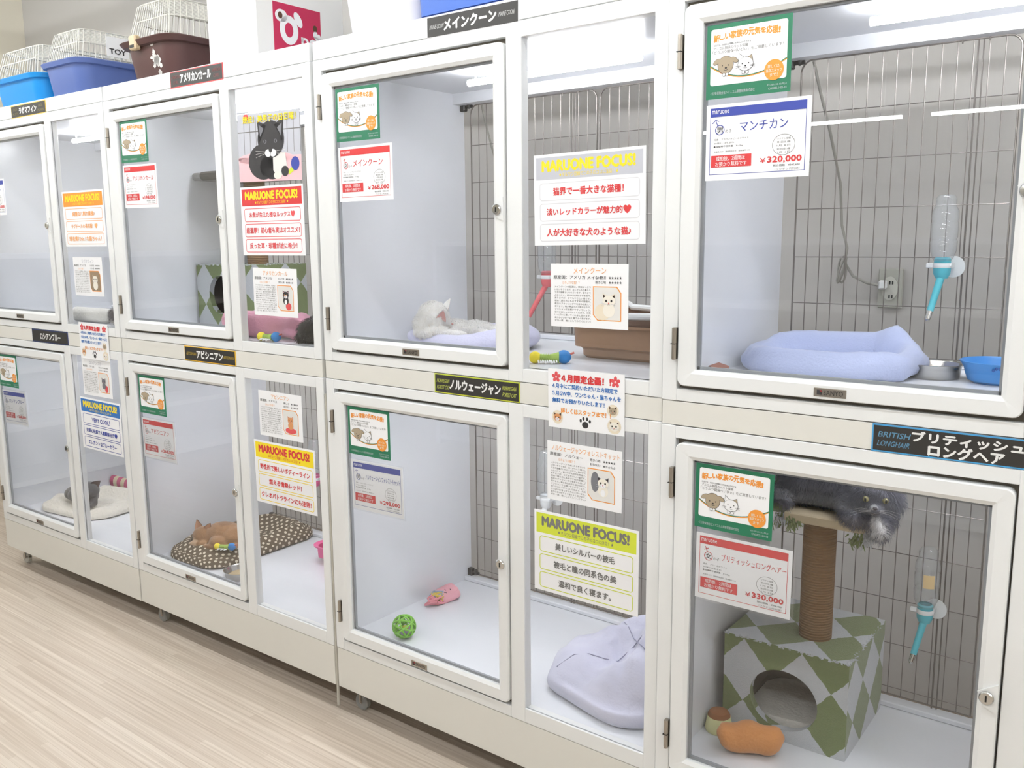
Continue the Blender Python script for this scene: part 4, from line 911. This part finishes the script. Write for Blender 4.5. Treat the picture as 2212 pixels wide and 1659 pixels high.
# long haired grey cat on the platform of the tree
GRAYF = fur_mat('blue_grey_fur', (112, 112, 122), [((.02, -.075, -.035), .030, (196, 194, 194)), ((.010, -.058, .004), .010, (170, 170, 174))])
t = root('cat', 3, (.390, .370, .826), 'long haired blue grey cat with amber eyes lying on the cat tree platform', 'cat')
fc = Vector((.24, -.95, -.12)).normalized(); sd = Vector((.97, .24, 0)).normalized(); hd = Vector((0, 0, .020))
bd = body('body', [('e', tuple(hd), (.060, .054, .051)), ('e', tuple(hd + sd * .036 + Vector((0, -.006, -.018))), (.030, .032, .028)), ('e', tuple(hd - sd * .036 + Vector((0, -.006, -.018))), (.030, .032, .028)),
                   ('e', tuple(hd + fc * .046 + Vector((0, 0, -.018))), (.021, .018, .014)), ('e', (-.03, .045, -.002), (.075, .070, .056)), ('e', (-.125, .075, .018), (.115, .072, .070)), ('e', (-.195, .07, .012), (.075, .070, .064)),
                   ('e', (.012, -.020, -.034), (.040, .035, .030)), ('l', [(-.06, .00, -.015), (-.05, -.04, -.03), (-.02, -.06, -.034)], [.030, .022, .018]), ('l', [(-.02, .01, -.02), (.02, -.045, -.04), (.036, -.062, -.066)], [.030, .020, .016]),
                   ('l', [(-.23, .09, -.01), (-.26, .02, -.022), (-.20, -.04, -.026)], [.022, .024, .014])], GRAYF, t, .005)
coat(bd, t, fur_mat('long_grey_fur', (126, 126, 136), [((.03, -.085, -.042), .034, (206, 204, 204))], .85, True), 15000, 0.025, (0.0, 0.1, -0.7), 0.0007, 7, .72, (((.012, -.055, .012), .034), ((.016, -.066, -.006), .030)))
for sg in (-1, 1):
    eye(t, hd + fc * .0495 + sd * sg * .0215 + Vector((0, .0, .006)), fc + sd * sg * .22, .0075, AMBER)
    b0 = hd + sd * sg * .034 + Vector((0, .008, .038)); ear_mesh(b0, b0 + sd * sg * .012 + Vector((0, 0, .040)), .022, GRAYF, PINKSKIN, fc, t)
b = MB(); b.ell(tuple(hd + fc * .066 + Vector((0, 0, -.009))), (.0058, .0048, .0042), NOSE, None, 12, 8); b.build('nose', t)
b = MB(); q = hd + fc * .062 + Vector((0, 0, -.022)); b.tube([tuple(q - sd * .010), tuple(q + fc * .003 + Vector((0, 0, -.0015))), tuple(q + sd * .010)], .0010, NOSE, 5); b.build('mouth', t)
whiskers(t, hd + fc * .060 + Vector((0, 0, -.016)), fc, 3, .046)
# black cat lying at the right end of the pink bed
BF = fur_mat('black_fur', (42, 40, 42))
t = root('cat', 1, (1.050, .225, UF), 'fluffy black cat lying at the right end of the pink bed', 'cat', None, math.pi)
bd = body('body', [('e', (.0, .05, .052), (.062, .10, .050)), ('e', (-.005, -.035, .072), (.042, .040, .038)), ('e', (-.010, -.070, .062), (.018, .016, .013)), ('e', (0, -.01, .045), (.05, .05, .044)), ('e', (0, .13, .042), (.055, .06, .040)),
                   ('l', [(-.02, -.02, .03), (-.045, -.06, .014), (-.050, -.085, .011)], [.020, .015, .012]), ('l', [(.03, -.02, .03), (.04, -.06, .014), (.04, -.085, .011)], [.020, .015, .012]), ('l', [(.04, .17, .02), (.055, .10, .013), (.05, .03, .011)], [.016, .014, .009])], BF, t, .005)
coat(bd, t, fur_mat('long_black_fur', (52, 50, 52), (), .85, True), 7000, 0.016, (0, 0.3, -0.6), 0.0007, 9, .75, (((-.01, -.07, .07), .03),))
for sg in (-1, 1):
    ear_mesh((sg * .024 - .005, -.03, .100), (sg * .032 - .005, -.026, .134), .017, BF, GREYF, (0, -1, 0), t); eye(t, (-.005 + sg * .017, -.070, .078), (sg * .3, -1, 0), .007, AMBER)
b = MB(); b.ell((-.010, -.087, .065), (.004, .003, .003), NOSE, None, 10, 8); b.build('nose', t)
# grey and white cat in the far left upper cell
RF = fur_mat('grey_and_white_fur', (132, 128, 130), [((.0, -.04, .02), .050, (240, 238, 232)), ((.0, .15, -.02), .050, (240, 238, 232))])
t = root('cat', 0, (1.045, .235, UF), 'fluffy grey and white cat lying beside the white bolster cushion', 'cat', None, math.pi)
bd = body('body', [('e', (.0, .05, .056), (.064, .10, .052)), ('e', (-.012, -.035, .082), (.046, .042, .040)), ('e', (-.020, -.072, .072), (.018, .016, .013)), ('e', (0, -.01, .045), (.055, .05, .044)), ('e', (0, .13, .042), (.055, .06, .040)),
                   ('l', [(-.03, -.02, .03), (-.050, -.06, .014), (-.052, -.085, .012)], [.022, .016, .012]), ('l', [(.03, -.02, .03), (.04, -.06, .014), (.04, -.085, .012)], [.022, .016, .012])], RF, t, .005)
coat(bd, t, fur_mat('long_grey_and_white_fur', (146, 142, 144), [((.0, -.05, .02), .055, (246, 244, 240)), ((.0, .17, -.03), .056, (246, 244, 240))], .85, True), 7000, 0.016, (0, 0.3, -0.6), 0.0007, 11, .75, (((-.02, -.07, .08), .03),))
for sg in (-1, 1):
    ear_mesh((sg * .026 - .012, -.03, .112), (sg * .034 - .012, -.026, .148), .018, RF, PINKSKIN, (0, -1, 0), t); eye(t, (-.014 + sg * .018, -.072, .090), (sg * .3, -1, 0), .007, AMBER)
b = MB(); b.ell((-.020, -.089, .075), (.004, .003, .003), PINKSKIN, None, 10, 8); b.build('nose', t)
# dark grey short haired cat resting its head on the fleece, seen from the side
DF = fur_mat('dark_blue_grey_fur', (78, 78, 80))
t = root('cat', 0, (.420, .215, .222), 'dark blue grey cat with its head low on the white fleece', 'cat')
rt, tw, hd = Vector((.435, .90, 0)), Vector((.90, -.435, 0)), Vector((.005, .0, .078)); fc = (-rt * .55 + tw * .55 - up * .55).normalized(); sd = fc.cross(up).normalized()
def K(a, b_, c): return tuple(hd + rt * a + tw * b_ + up * c)
bd = body('body', [('e', tuple(hd), (.047, .046, .042)), ('e', tuple(hd + fc * .034), (.022, .022, .018)), ('e', K(-.004, -.02, -.032), (.046, .046, .040)), ('e', K(-.03, -.075, -.036), (.070, .065, .042)), ('e', K(-.05, -.135, -.040), (.062, .06, .036)),
                   ('l', [K(.010, .0, -.035), K(.014, .030, -.060), K(-.004, .052, -.070)], [.026, .018, .012]), ('l', [K(-.025, .0, -.035), K(-.035, .026, -.060), K(-.045, .046, -.070)], [.024, .017, .012])], DF, t, .0045)
DE = mat('brown_grey_ear_skin', (96, 78, 74), .8)
for sg in (-1, 1):
    b0 = hd + sd * (sg * .027) + Vector((0, 0, .022)); side = 1 if (sd * sg).dot(rt) > 0 else -1
    ear_mesh(b0, b0 + rt * (.032 * side) + Vector((0, 0, .022 if side > 0 else .040)), .022, DF, DE, fc + tw, t)
    eye(t, hd + fc * .041 + sd * (sg * .018) + Vector((0, 0, .008)), fc + sd * sg * .3, .0075, DF, mat('dark_lid', (36, 34, 34), .8), True)
b = MB(); b.ell(tuple(hd + fc * .0565), (.005, .0045, .0035), NOSE, None, 10, 8); b.build('nose', t)

# ------------------------------------------------------------------ bottles, bowls, litter boxes
TEAL = mat('turquoise_plastic', (88, 190, 204), .35); CORAL = mat('coral_plastic', (232, 118, 122), .35); HOTP = mat('hot_pink_plastic', (228, 92, 150), .4); WPL = mat('white_plastic', (238, 240, 240), .35)
def water_bottle(u, x, z, col, label, lean=.35, tag_=False, dirx=-.5, nl=.105):
    """clear bottle upside down on the wire, coloured cap and nozzle, steel ball tip; origin at the cap"""
    t = root('water_bottle', u, (x, .600, z), label, 'water bottle')
    b = MB(); b.lathe([(.016, .022), (.024, .034), (.030, .052), (.031, .075), (.0285, .080), (.031, .086), (.031, .120), (.029, .124), (.031, .130), (.030, .150), (.024, .160), (.0235, .180), (.018, .188), (.001, .189)], BOTTLE, n=28); b.build('bottle', t)
    b = MB(); b.lathe([(.001, -.018), (.014, -.016), (.0195, -.004), (.0205, .010)], col, n=24); b.lathe([(.0208, .010), (.0216, .012), (.0216, .020), (.0208, .022)], WPL, n=24); b.lathe([(.0195, .022), (.0195, .032), (.016, .036)], col, n=24); b.build('cap', t)
    e = Vector((dirx * nl * .62, -.035, -.014 - nl * .78)); q = Vector((0, -.004, -.010))
    b = MB(); b.tube([tuple(q), tuple(q + (e - q) * .5), tuple(e)], [.0095, .0085, .0080], col, 14); b.build('nozzle', t)
    d = (e - q).normalized(); b = MB(); b.tube([tuple(e - d * .002), tuple(e + d * .020)], .0072, CHROME, 14); b.ell(tuple(e + d * .020), (.0062,) * 3, CHROME, None, 12, 8); b.build('steel_tip', t)
    b = MB(); b.lathe([(.001, 0), (.027, 0), (.027, .003), (.001, .004)], WPL, n=24, X=Matrix.Translation((.018, .042, .012)) @ rotm('X', math.pi / 2)); b.tube([(-.022, -.004, .016), (.022, -.004, .016)], .005, WPL, 8); b.box(.015, .021, -.006, .042, .010, .022, WPL); b.box(-.036, -.018, -.010, .0, .010, .022, WPL, .002); b.build('wire_holder', t)
    if tag_:
        b = MB(); n = 8
        R0 = [[(.0312 * math.sin(a), -.0312 * math.cos(a), zz) for zz in (.088, .124)] for a in [-.1 + .9 * i / n for i in range(n + 1)]]
        b.add([p for r in R0 for p in r], [(2 * i, 2 * i + 2, 2 * i + 3, 2 * i + 1) for i in range(n)], mat('tan_tape', (222, 196, 146), .7)); b.build('name_tape', t)
    return t
water_bottle(3, .457, 1.375, TEAL, 'turquoise capped water bottle beside the wall socket, upper right cell', dirx=-.22)
water_bottle(3, .472, .472, TEAL, 'turquoise capped water bottle with a taped name beside the cat tree', dirx=-.22, tag_=True)
water_bottle(2, .428, 1.325, CORAL, 'coral capped water bottle in the cell of the white kitten', dirx=-.62, nl=.13)
water_bottle(1, .412, .440, HOTP, 'hot pink capped water bottle behind the yellow bannered sheet', dirx=-.1)
water_bottle(2, .422, .560, WPL, 'white capped water bottle behind the lime bannered sheet', dirx=-.15)
def bowl(name, u, p, r, h, m, label, cat='bowl', food=None, flare=.86):
    t = root(name, u, p, label, cat); b = MB()
    b.lathe([(r * flare, 0), (r * (flare + .04), .003), (r * .95, h * .8), (r, h * .92), (r * 1.03, h), (r * 1.0, h * 1.02), (r * .95, h * .95), (r * .88, h * .5), (r * .80, .006), (.001, .005)], m, n=40, cap=(1, 1)); b.build('dish', t)
    if food:
        q = cushion(r * .7, r * .7, h * .32, r * .7, food, wob=.006, nt=40, nr=8); q.build('kibble', t, loc=(0, 0, .007))
    return t
bowl('food_bowl', 3, (.482, .455, UF), .064, .034, mat('shiny_steel', (190, 188, 184), .18, 1), 'round stainless steel bowl between the pale blue bed and the blue dish')
t = bowl('food_dish', 3, (.622, .445, UF), .080, .050, mat('blue_dish_plastic', (58, 134, 204), .3), 'blue plastic dish with a paw print at the right of the steel bowl', 'dish', flare=.66)
bp = mat('deep_blue_print', (40, 84, 158), .5); b = MB(); b._y = lambda k: 0
for i, (p, q) in enumerate(((-.010, .004), (-.004, .008), (.003, .008), (.009, .004))): b.ell((.010 + p, -.0795 + abs(p) * .1, .033 + q), (.0028, .0016, .0036), bp, None, 8, 6)
b.build('paw_print', t)
bowl('food_bowl', 1, (.500, .135, LF), .062, .030, MATS['shiny_steel'], 'stainless steel bowl of dry food beside the dotted cushion', food=mat('kibble_mix', (196, 176, 140), .9, bump=(160, 1, .006)))
LB = mat('brown_litter_plastic', (158, 124, 96), .45)
def litter_box(u, p, hx, hy, h, m, label, rim=None, rz=0, scoop=None):
    t = root('litter_box', u, p, label, 'litter box', None, rz); b = MB(); f = lambda k, z, r: [(x, y, z) for x, y in rrect(0, 0, hx + k, hy + k, r, 6)]
    b.loft([f(-.030, 0, .03), f(-.022, .008, .035), f(-.020, h * .30, .04), f(-.004, h * .34, .04), f(.0, h * .92, .045), f(.010, h * .93, .05), f(.011, h, .05), f(.003, h, .045), f(-.006, h * .93, .04), f(-.010, h * .4, .04), f(-.030, .012, .03)], m, (1, 1)); b.build('pan', t)
    if rim:
        b = MB(); P = [(x, y, z) for (x, y), z in zip(rrect(0, 0, hx - .006, hy - .006, .05, 8), [h + .03 + .012 * math.sin(i * .7) for i in range(36)])]; b.tube(P + [P[0]], .010, rim, 10)
        b.loft([[(x, y, z) for x, y in rrect(0, 0, hx - k, hy - k, .05, 6)] for k, z in ((.001, h - .004), (.004, h + .030), (.010, h + .030), (.008, h - .004))], LB2, (0, 0)); b.build('inner_rim', t)
    return t
LB2 = mat('dark_brown_rim', (118, 92, 76), .5)
litter_box(2, (.935, .395, UF), .190, .135, .098, LB, 'brown litter box with a white rimmed insert at the right of the toy mouse', WPL)
litter_box(3, (.915, .300, LF), .16, .20, .20, mat('red_brown_plastic', (116, 70, 60), .5), 'dark red brown litter box cut off by the right edge of the photo')
litter_box(2, (1.030, .500, LF), .110, .090, .12, HOTP, 'hot pink litter box half hidden behind the crumpled lilac bed', WPL)
litter_box(1, (.712, .500, LF), .105, .095, .075, HOTP, 'hot pink litter box half hidden by the frame in the ginger kitten cell')

# ------------------------------------------------------------------ toys
GRN = mat('green_rubber', (122, 188, 62), .45)
t = root('lattice_ball', 2, (.196, .120, LF), 'green lattice ball with a small purple and yellow ball inside', 'toy ball')
b = MB(); Rr = .0365; C = Vector((0, 0, .0400))
for i in range(9):
    ax = Vector((math.sin(2.4 * i) * math.sqrt(1 - ((i + .5) / 9) ** 2), math.cos(2.4 * i) * math.sqrt(1 - ((i + .5) / 9) ** 2), (i + .5) / 9)).normalized(); a = ax.orthogonal().normalized(); c = ax.cross(a)
    P = [tuple(C + (a * math.cos(6.28319 * k / 32) + c * math.sin(6.28319 * k / 32)) * Rr) for k in range(33)]; b.tube(P, .0032, GRN, 8)
b.build('lattice', t)
b = MB(); b.ell((.004, .002, .0245), (.019, .019, .017), mat('purple_ball', (178, 162, 200), .6), None, 18, 12); b.ell((.004, .0, .034), (.014, .014, .010), mat('yellow_ball', (206, 214, 84), .6), None, 16, 10); b.build('inner_ball', t)
# pink cloth fish with yarn
PT = mat('pink_felt', (236, 172, 182), .95); t = root('plush_toy', 2, (.085, .455, LF), 'pink cloth toy with a stitched face and tangled yarn tail', 'toy')
b = cushion(.052, .040, .034, .02, PT, wob=.005, seed=2, nt=40, nr=8); q = b.build('pillow_body', t, rot=(.25, -.1, -.5))
b = MB(); b.tube([(.010, -.026, .042), (.016, -.028, .040)], .0012, DARK, 5); b.tube([(.026, -.016, .044), (.031, -.018, .042)], .0012, DARK, 5); b.tube([(.016, -.036, .034), (.021, -.034, .035), (.026, -.033, .034)], .001, DARK, 5); b.build('stitched_face', t)
for nm, cl, s0 in (('yarn', (232, 150, 160), 0), ('yarn', (222, 200, 90), 3), ('yarn', (150, 164, 188), 6)):
    b = MB(); M_ = mat('yarn_%d_%d_%d' % cl, cl, .95); rr = random.Random(s0)
    for k in range(5):
        P = []; x, y = .010 - .014 * s0 / 3 * .6, -.050 - .01 * (s0 == 0)
        for i in range(10): P.append((x + .020 * math.sin(i * 1.3 + k + s0) + rr.uniform(-.008, .008), y + .020 * math.cos(i * 1.1 + k * 2) + rr.uniform(-.008, .008) - .004 * i * (s0 == 0), .006 + .005 * k + rr.uniform(0, .004)))
        b.tube(P, .0038, M_, 6)
    b.build(nm, t)
def mouse_toy(u, p, rz, label, s=1., only_blue=False):
    t = root('toy_dumbbell', u, p, label, 'toy', None, rz); Y = mat('yellow_felt', (246, 226, 70), .95); Bl = mat('blue_felt', (58, 132, 200), .95); G = mat('green_felt', (168, 196, 100), .95)
    b = MB(); b.ell((-.040 * s, 0, .0165 * s), (.017 * s, .017 * s, .0165 * s), Y, None, 16, 12); b.build('yellow_end', t)
    b = MB(); b.lathe([(.010 * s, -.03 * s), (.008 * s, -.012 * s), (.0085 * s, .0), (.013 * s, .016 * s), (.016 * s, .026 * s)], G, n=16, X=Matrix.Translation((0, 0, .0165 * s)) @ rotm('Y', math.pi / 2))
    for i in range(6): b.tube([(-.022 * s + .006 * s * i, .0095 * s * math.cos(a), .0165 * s + .0095 * s * math.sin(a)) for a in [6.28319 * j / 10 for j in range(11)]], .0012 * s, G, 5)
    b.build('middle', t)
    b = MB(); b.ell((.038 * s, 0, .0185 * s), (.020 * s, .018 * s, .0185 * s), Bl, None, 16, 12); b.build('blue_end', t)
    b = MB(); b.tube([(.055 * s, 0, .026 * s), (.066 * s, .002, .030 * s)], .003 * s, mat('red_tip', (196, 100, 84), .9), 6); b.build('red_tip', t)
    b = MB()
    for i in range(9): b.tube([(-.030 * s + .006 * i * s, -.012 * s, .010 * s), (-.028 * s + .006 * i * s, -.024 * s, .004 + .002 * (i % 3))], .0022 * s, PAPER, 5)
    b.build('fringe', t)
mouse_toy(2, (.778, .125, UF), .55, 'yellow, green and blue stuffed toy in front of the brown litter box')
mouse_toy(1, (.870, .045, UF), .1, 'blue ended stuffed toy in front of the pink plush bed', .9)
mouse_toy(1, (.352, .172, .246), .45, 'small yellow and blue stuffed toy beside the ginger kitten', .8)
t = root('plush_toy', 3, (.168, .185, LF), 'orange croissant shaped plush in front of the checked cat tree', 'toy', None, .45)
OR = mat('orange_plush', (208, 140, 78), .95, sheen=.3, bump=(150, .4, .004)); b = MB(); n = 15; rings = []
for i in range(n):
    a = -1 + 2 * i / (n - 1); x = .082 * a; rr = .037 * (max(0.02, 1 - abs(a) ** 4)) ** .5 * (1 + .05 * math.cos(a * 7 + .6)); y = .016 * a * a
    rings.append([(x, -y + rr * 1.0 * math.cos(q), .039 + rr * 1.05 * math.sin(q) + .012 * a * a + .004 * math.cos(6 * a)) for q in [6.28319 * j / 20 for j in range(20)]])
b.loft(rings, OR, (1, 1)); b.build('plush_body', t, smooth=80)
t = root('plush_toy', 3, (.062, .238, LF), 'small custard pudding shaped plush with a brown top by the cat tree corner', 'toy')
b = MB(); b.lathe([(.001, 0), (.034, 0), (.036, .006), (.030, .040), (.026, .044)], mat('custard_plush', (226, 224, 166), .9), n=24); b.build('custard', t)
b = MB(); rings = []
for z, r in ((.036, .0305), (.044, .0290), (.052, .024), (.056, .014), (.057, .001)): rings.append([(r * math.cos(6.28319 * j / 24), r * math.sin(6.28319 * j / 24), z - (.009 * abs(math.sin(j * .9)) if z < .04 else 0)) for j in range(24)])
b.loft(rings, mat('caramel_plush', (146, 92, 52), .9), (0, 1)); b.build('caramel_top', t)
b = MB(); b.tube([(-.022, 0, .016), (0, .006, .018), (.022, 0, .015)], [.012, .017, .012], mat('rust_plush', (150, 104, 92), .95), 12); b.tube([(.0, -.012, .014), (.012, -.018, .012)], .008, MATS['rust_plush'], 8)
simple(b, 'plush_toy', 3, (.062, .175, UF), 'small reddish brown plush at the left end of the pale blue bed', 'toy', rz=.6)

# ------------------------------------------------------------------ wall socket and its cord
t = root('wall_outlet', 3, (.225, 1.056, 1.308), 'grey two gang wall socket seen through the wires of the far right upper cell', 'wall outlet')
OG = mat('grey_outlet_plastic', (176, 176, 166), .5); b = MB(); b.box(-.036, .036, -.008, 0, -.060, .060, OG, .003); b.build('cover_plate', t)
b = MB(); b.lathe([(.001, .006), (.024, .005), (.024, 0)], mat('pale_outlet_plastic', (200, 200, 190), .5), n=20, X=Matrix.Translation((0, -.008, 0)) @ rotm('X', math.pi / 2) @ Matrix.Scale(1.5, 4, (0, 1, 0)))
for z in (-.030, .012): b.box(.006, .010, -.0152, -.0135, z, z + .010, DARK); b.box(-.002, .002, -.0152, -.0135, z, z + .010, DARK)
b.build('sockets', t)
b = MB(); b.box(-.030, -.006, -.034, -.012, -.004, .024, WPL, .005); b.build('plug', t)
CORD = mat('grey_white_cord', (160, 158, 150), .6)
b = MB(); b.tube([(.085, .685, 1.935), (.100, .70, 1.86), (.112, .76, 1.76), (.100, .92, 1.62), (.09, .985, 1.50), (.105, 1.0, 1.43), (.10, 1.0, 1.385), (.125, 1.005, 1.345), (.165, 1.01, 1.325), (.195, 1.022, 1.318)], .0042, CORD, 8)
for k in range(3): b.tube([(.095 + .012 * math.sin(a + k), .995 - .004 * k, 1.365 + .04 * math.cos(a)) for a in [6.28319 * j / 12 for j in range(12)]], .0036, CORD, 6)
o = b.build('power_cord', smooth=60); tag(place(o, 3), 'grey power cord hanging behind the wires to the wall socket', 'cord')
b = MB(); b.tube([(.085, .685, 1.935), (.105, .69, 1.85), (.118, .72, 1.74), (.13, .78, 1.60), (.15, .86, 1.45)], .0036, CORD, 8)
o = b.build('power_cord', smooth=60); tag(place(o, 2), 'grey power cord hanging behind the wires of the white kitten cell', 'cord')
# ------------------------------------------------------------------ things stored on top of the showcases
TZ = 2.0495
WW = mat('white_coated_wire', (226, 224, 216), .4)
def wire_cage(u, x0, x1, y0, y1, hb, ht, col, label, taper=.03, rim=.010, clips=False, inset=.02, nw=16):
    t = root('wire_cage', u, ((x0 + x1) / 2, (y0 + y1) / 2, TZ), label, 'pet cage', 'wire topped pet cages on the showcases'); hx, hy = (x1 - x0) / 2, (y1 - y0) / 2
    f = lambda k, z, r: [(x, y, z) for x, y in rrect(0, 0, hx + k, hy + k, r, 6)]
    b = MB(); b.loft([f(-taper, 0, .05), f(-taper + .004, .006, .055), f(-.008, hb - .022, .065), f(rim * .4, hb - .020, .07), f(rim, hb - .004, .07), f(rim - .004, hb, .07), f(-.008, hb - .003, .06), f(-.014, hb - .02, .06), f(-taper - .004, .010, .05)], col, (1, 1)); b.build('tub', t)
    if ht:
        b = MB(); P = rrect(0, 0, hx - inset, hy - inset, .045, 5); Q = rrect(0, 0, hx - inset - .03, hy - inset - .03, .045, 5); per = []
        for z, k in ((hb + .003, 0), (hb + ht * .55, .017), (hb + ht, .03)):
            R_ = rrect(0, 0, hx - inset - k, hy - inset - k, .045, 5); b.tube([(x, y, z) for x, y in R_] + [(*R_[0], z)], .0028, WW, 6)
        m1 = len(b.v)
        for sx, n in ((0, nw), (1, nw)):
            for i in range(n + 1):
                q = -1 + 2 * i / n
                for sg in (-1, 1):
                    if sx == 0: a, c = (q * (hx - inset - .012), sg * (hy - inset)), (q * (hx - inset - .042), sg * (hy - inset - .03))
                    else: a, c = (sg * (hx - inset), q * (hy - inset - .012)), (sg * (hx - inset - .03), q * (hy - inset - .042))
                    b.tube([(*a, hb), (*c, hb + ht)], .0017, WW, 5)
        for i in range(nw * 2):
            q = -1 + 2 * (i + .5) / (nw * 2); b.tube([(-(hx - inset - .03), q * (hy - inset - .04), hb + ht), (hx - inset - .03, q * (hy - inset - .04), hb + ht)], .0014, WW, 5)
        b.build('wire_top', t)
    if clips:
        tanc = mat('tan_clip', (206, 184, 150), .5)
        for xx in (-.045,):
            b = MB(); b.box(xx - .022, xx + .022, -hy - .020, -hy + .004, hb - .035, hb + .016, tanc, .005); b.box(xx - .014, xx + .014, -hy - .0212, -hy - .019, hb - .028, hb - .018, DARK); b.build('clip', t)
    return t
LB_ = mat('light_blue_tub', (30, 146, 220), .4); BB_ = mat('violet_blue_tub', (92, 112, 172), .4); BR_ = mat('dark_brown_tub', (86, 58, 56), .45)
wire_cage(0, .20, .640, .035, .52, .125, .120, LB_, 'light blue tub with a white wire top, leftmost on the showcases')
t = wire_cage(0, .665, .985, .030, .52, .142, .118, BB_, 'violet blue tub with a white wire top between the light blue and brown ones')
b = MB(); b.box(0, .0014, -.045, .050, -.040, .036, PAPER); X = Matrix.Translation((.0016, 0, 0)) @ rotm('Z', math.pi / 2); tmp = MB(); tmp.text('TOY', -.034, -.029, .036, -.009, INK, .06)
b.add(tmp.v, tmp.f, INK, X)
for y_ in (-.02, .03): b.tube([(.001, y_, .030), (-.034, y_, .034)], .001, STEEL, 5)
o = b.build('shelf_tag', smooth=0); tag(place(o, 0, (.9885, .195, 2.248)), 'white tag with black letters hanging on the violet blue cage', 'tag')
t = wire_cage(1, .100, .430, .025, .52, .140, .135, BR_, 'dark brown tub with a white wire top, tan clip and torn sticker', rim=.018, clips=True)
b = MB(); rr = random.Random(4); SM = mat('torn_sticker_residue', (226, 222, 218), .8)
for i in range(26):
    cx, cz = .050 + rr.gauss(0, .012), .062 + rr.gauss(0, .026); n = 7; P = [(cx + rr.uniform(.3, 1) * .013 * math.cos(6.28 * k / n), cz + rr.uniform(.3, 1) * .013 * math.sin(6.28 * k / n)) for k in range(n)]
    fy = lambda z: -.2215 - .018 * min(1, max(0, (z - .006) / .112)) - .0014
    b.add([(x, fy(z), z) for x, z in P], [tuple(range(n))], SM)
b.build('torn_sticker', t, smooth=0)
BXM = mat('white_carton', (246, 246, 244), .6); BXS = mat('white_carton_inside', (220, 220, 214), .7)
t = root('storage_box', 1, (.785, .210, TZ), 'tall white carton with a red dog logo on its side', 'box')
b = MB(); b.box(-.128, .128, -.185, .185, .004, .42, BXM, .003); b.box(-.120, .120, -.178, .178, 0, .004, BXS); b.build('carton', t)
b = MB(); b._y = lambda k: -.0004 - .00025 * k; RD = mat('crimson_print', (196, 44, 86), .55); BRN = mat('brown_print', (92, 62, 44), .6)
W_ = PAPER; b.irect(-.118, .018, .080, .180, RD, 1)
def orb(u0, v0, a1, b1, a2, b2, k=2): b.iring([(u0 + a1 * math.cos(6.28319 * i / 32), v0 + b1 * math.sin(6.28319 * i / 32)) for i in range(32)], [(u0 + a2 * math.cos(6.28319 * i / 32), v0 + b2 * math.sin(6.28319 * i / 32)) for i in range(32)], W_, k)
orb(-.055, .100, .038, .046, .017, .023); b.iell(-.085, .140, .025, .020, W_, 2); b.iell(-.089, .141, .009, .011, BRN, 3); b.iell(-.016, .138, .014, .026, W_, 2, 20, .55)
b.irect(-.006, .050, .003, .086, W_, 2); b.iring([(.010 + .016 * math.cos(q), .071 + .015 * math.sin(q)) for q in [math.pi * i / 12 for i in range(13)]], [(.010 + .007 * math.cos(q), .071 + .007 * math.sin(q)) for q in [math.pi * i / 12 for i in range(13)]], W_, 2); b.irect(.017, .050, .026, .071, W_, 2)
orb(.044, .068, .017, .018, .008, .009); b.iell(.056, .102, .010, .012, W_, 2); b.iell(.070, .096, .009, .011, W_, 2); b.ink([(.047, .098), (.078, .092), (.060, .078)], W_, 2); b.iell(.055, .122, .009, .011, BRN, 2)
o = b.build('logo', t, smooth=0); o.rotation_euler = (0, 0, math.pi / 2); o.location = (.1282, 0, 0)
t = root('plastic_container', 2, (.240, .22, TZ), 'pale lilac white plastic container between the logo carton and the blue box', 'container')
LW = mat('lilac_white_plastic', (236, 234, 242), .45); b = MB(); f = lambda k, z, r: [(x, y, z) for x, y in rrect(0, 0, .155 + k, .18 + k, r, 6)]
b.loft([f(-.018, 0, .04), f(-.012, .008, .045), f(.012, .26, .05), f(.020, .262, .055), f(.020, .275, .055), f(.008, .275, .05), f(-.02, .02, .04)], LW, (1, 1)); b.build('bin', t)
b = MB(); b.loft([f(.024, .276, .055), f(.024, .290, .055), f(.006, .300, .05)], LW, (1, 1)); b.build('lid', t)
t = root('storage_box', 2, (.588, .21, TZ), 'blue plastic box on top of the third showcase', 'box')
BL = mat('cobalt_plastic', (68, 108, 192), .4); BLD = mat('dark_cobalt_plastic', (40, 70, 150), .5); b = MB(); f = lambda k, z, r: [(x, y, z) for x, y in rrect(0, 0, .178 + k, .18 + k, r, 6)]
b.loft([f(0, .012, .02), f(.012, .22, .025), f(.018, .222, .03), f(.018, .236, .03), f(.004, .236, .02), f(-.008, .03, .02)], BL, (1, 1)); b.build('bin', t)
b = MB(); b.loft([f(-.008, 0, .02), f(-.004, .012, .02)], BLD, (1, 1)); b.build('foot', t)
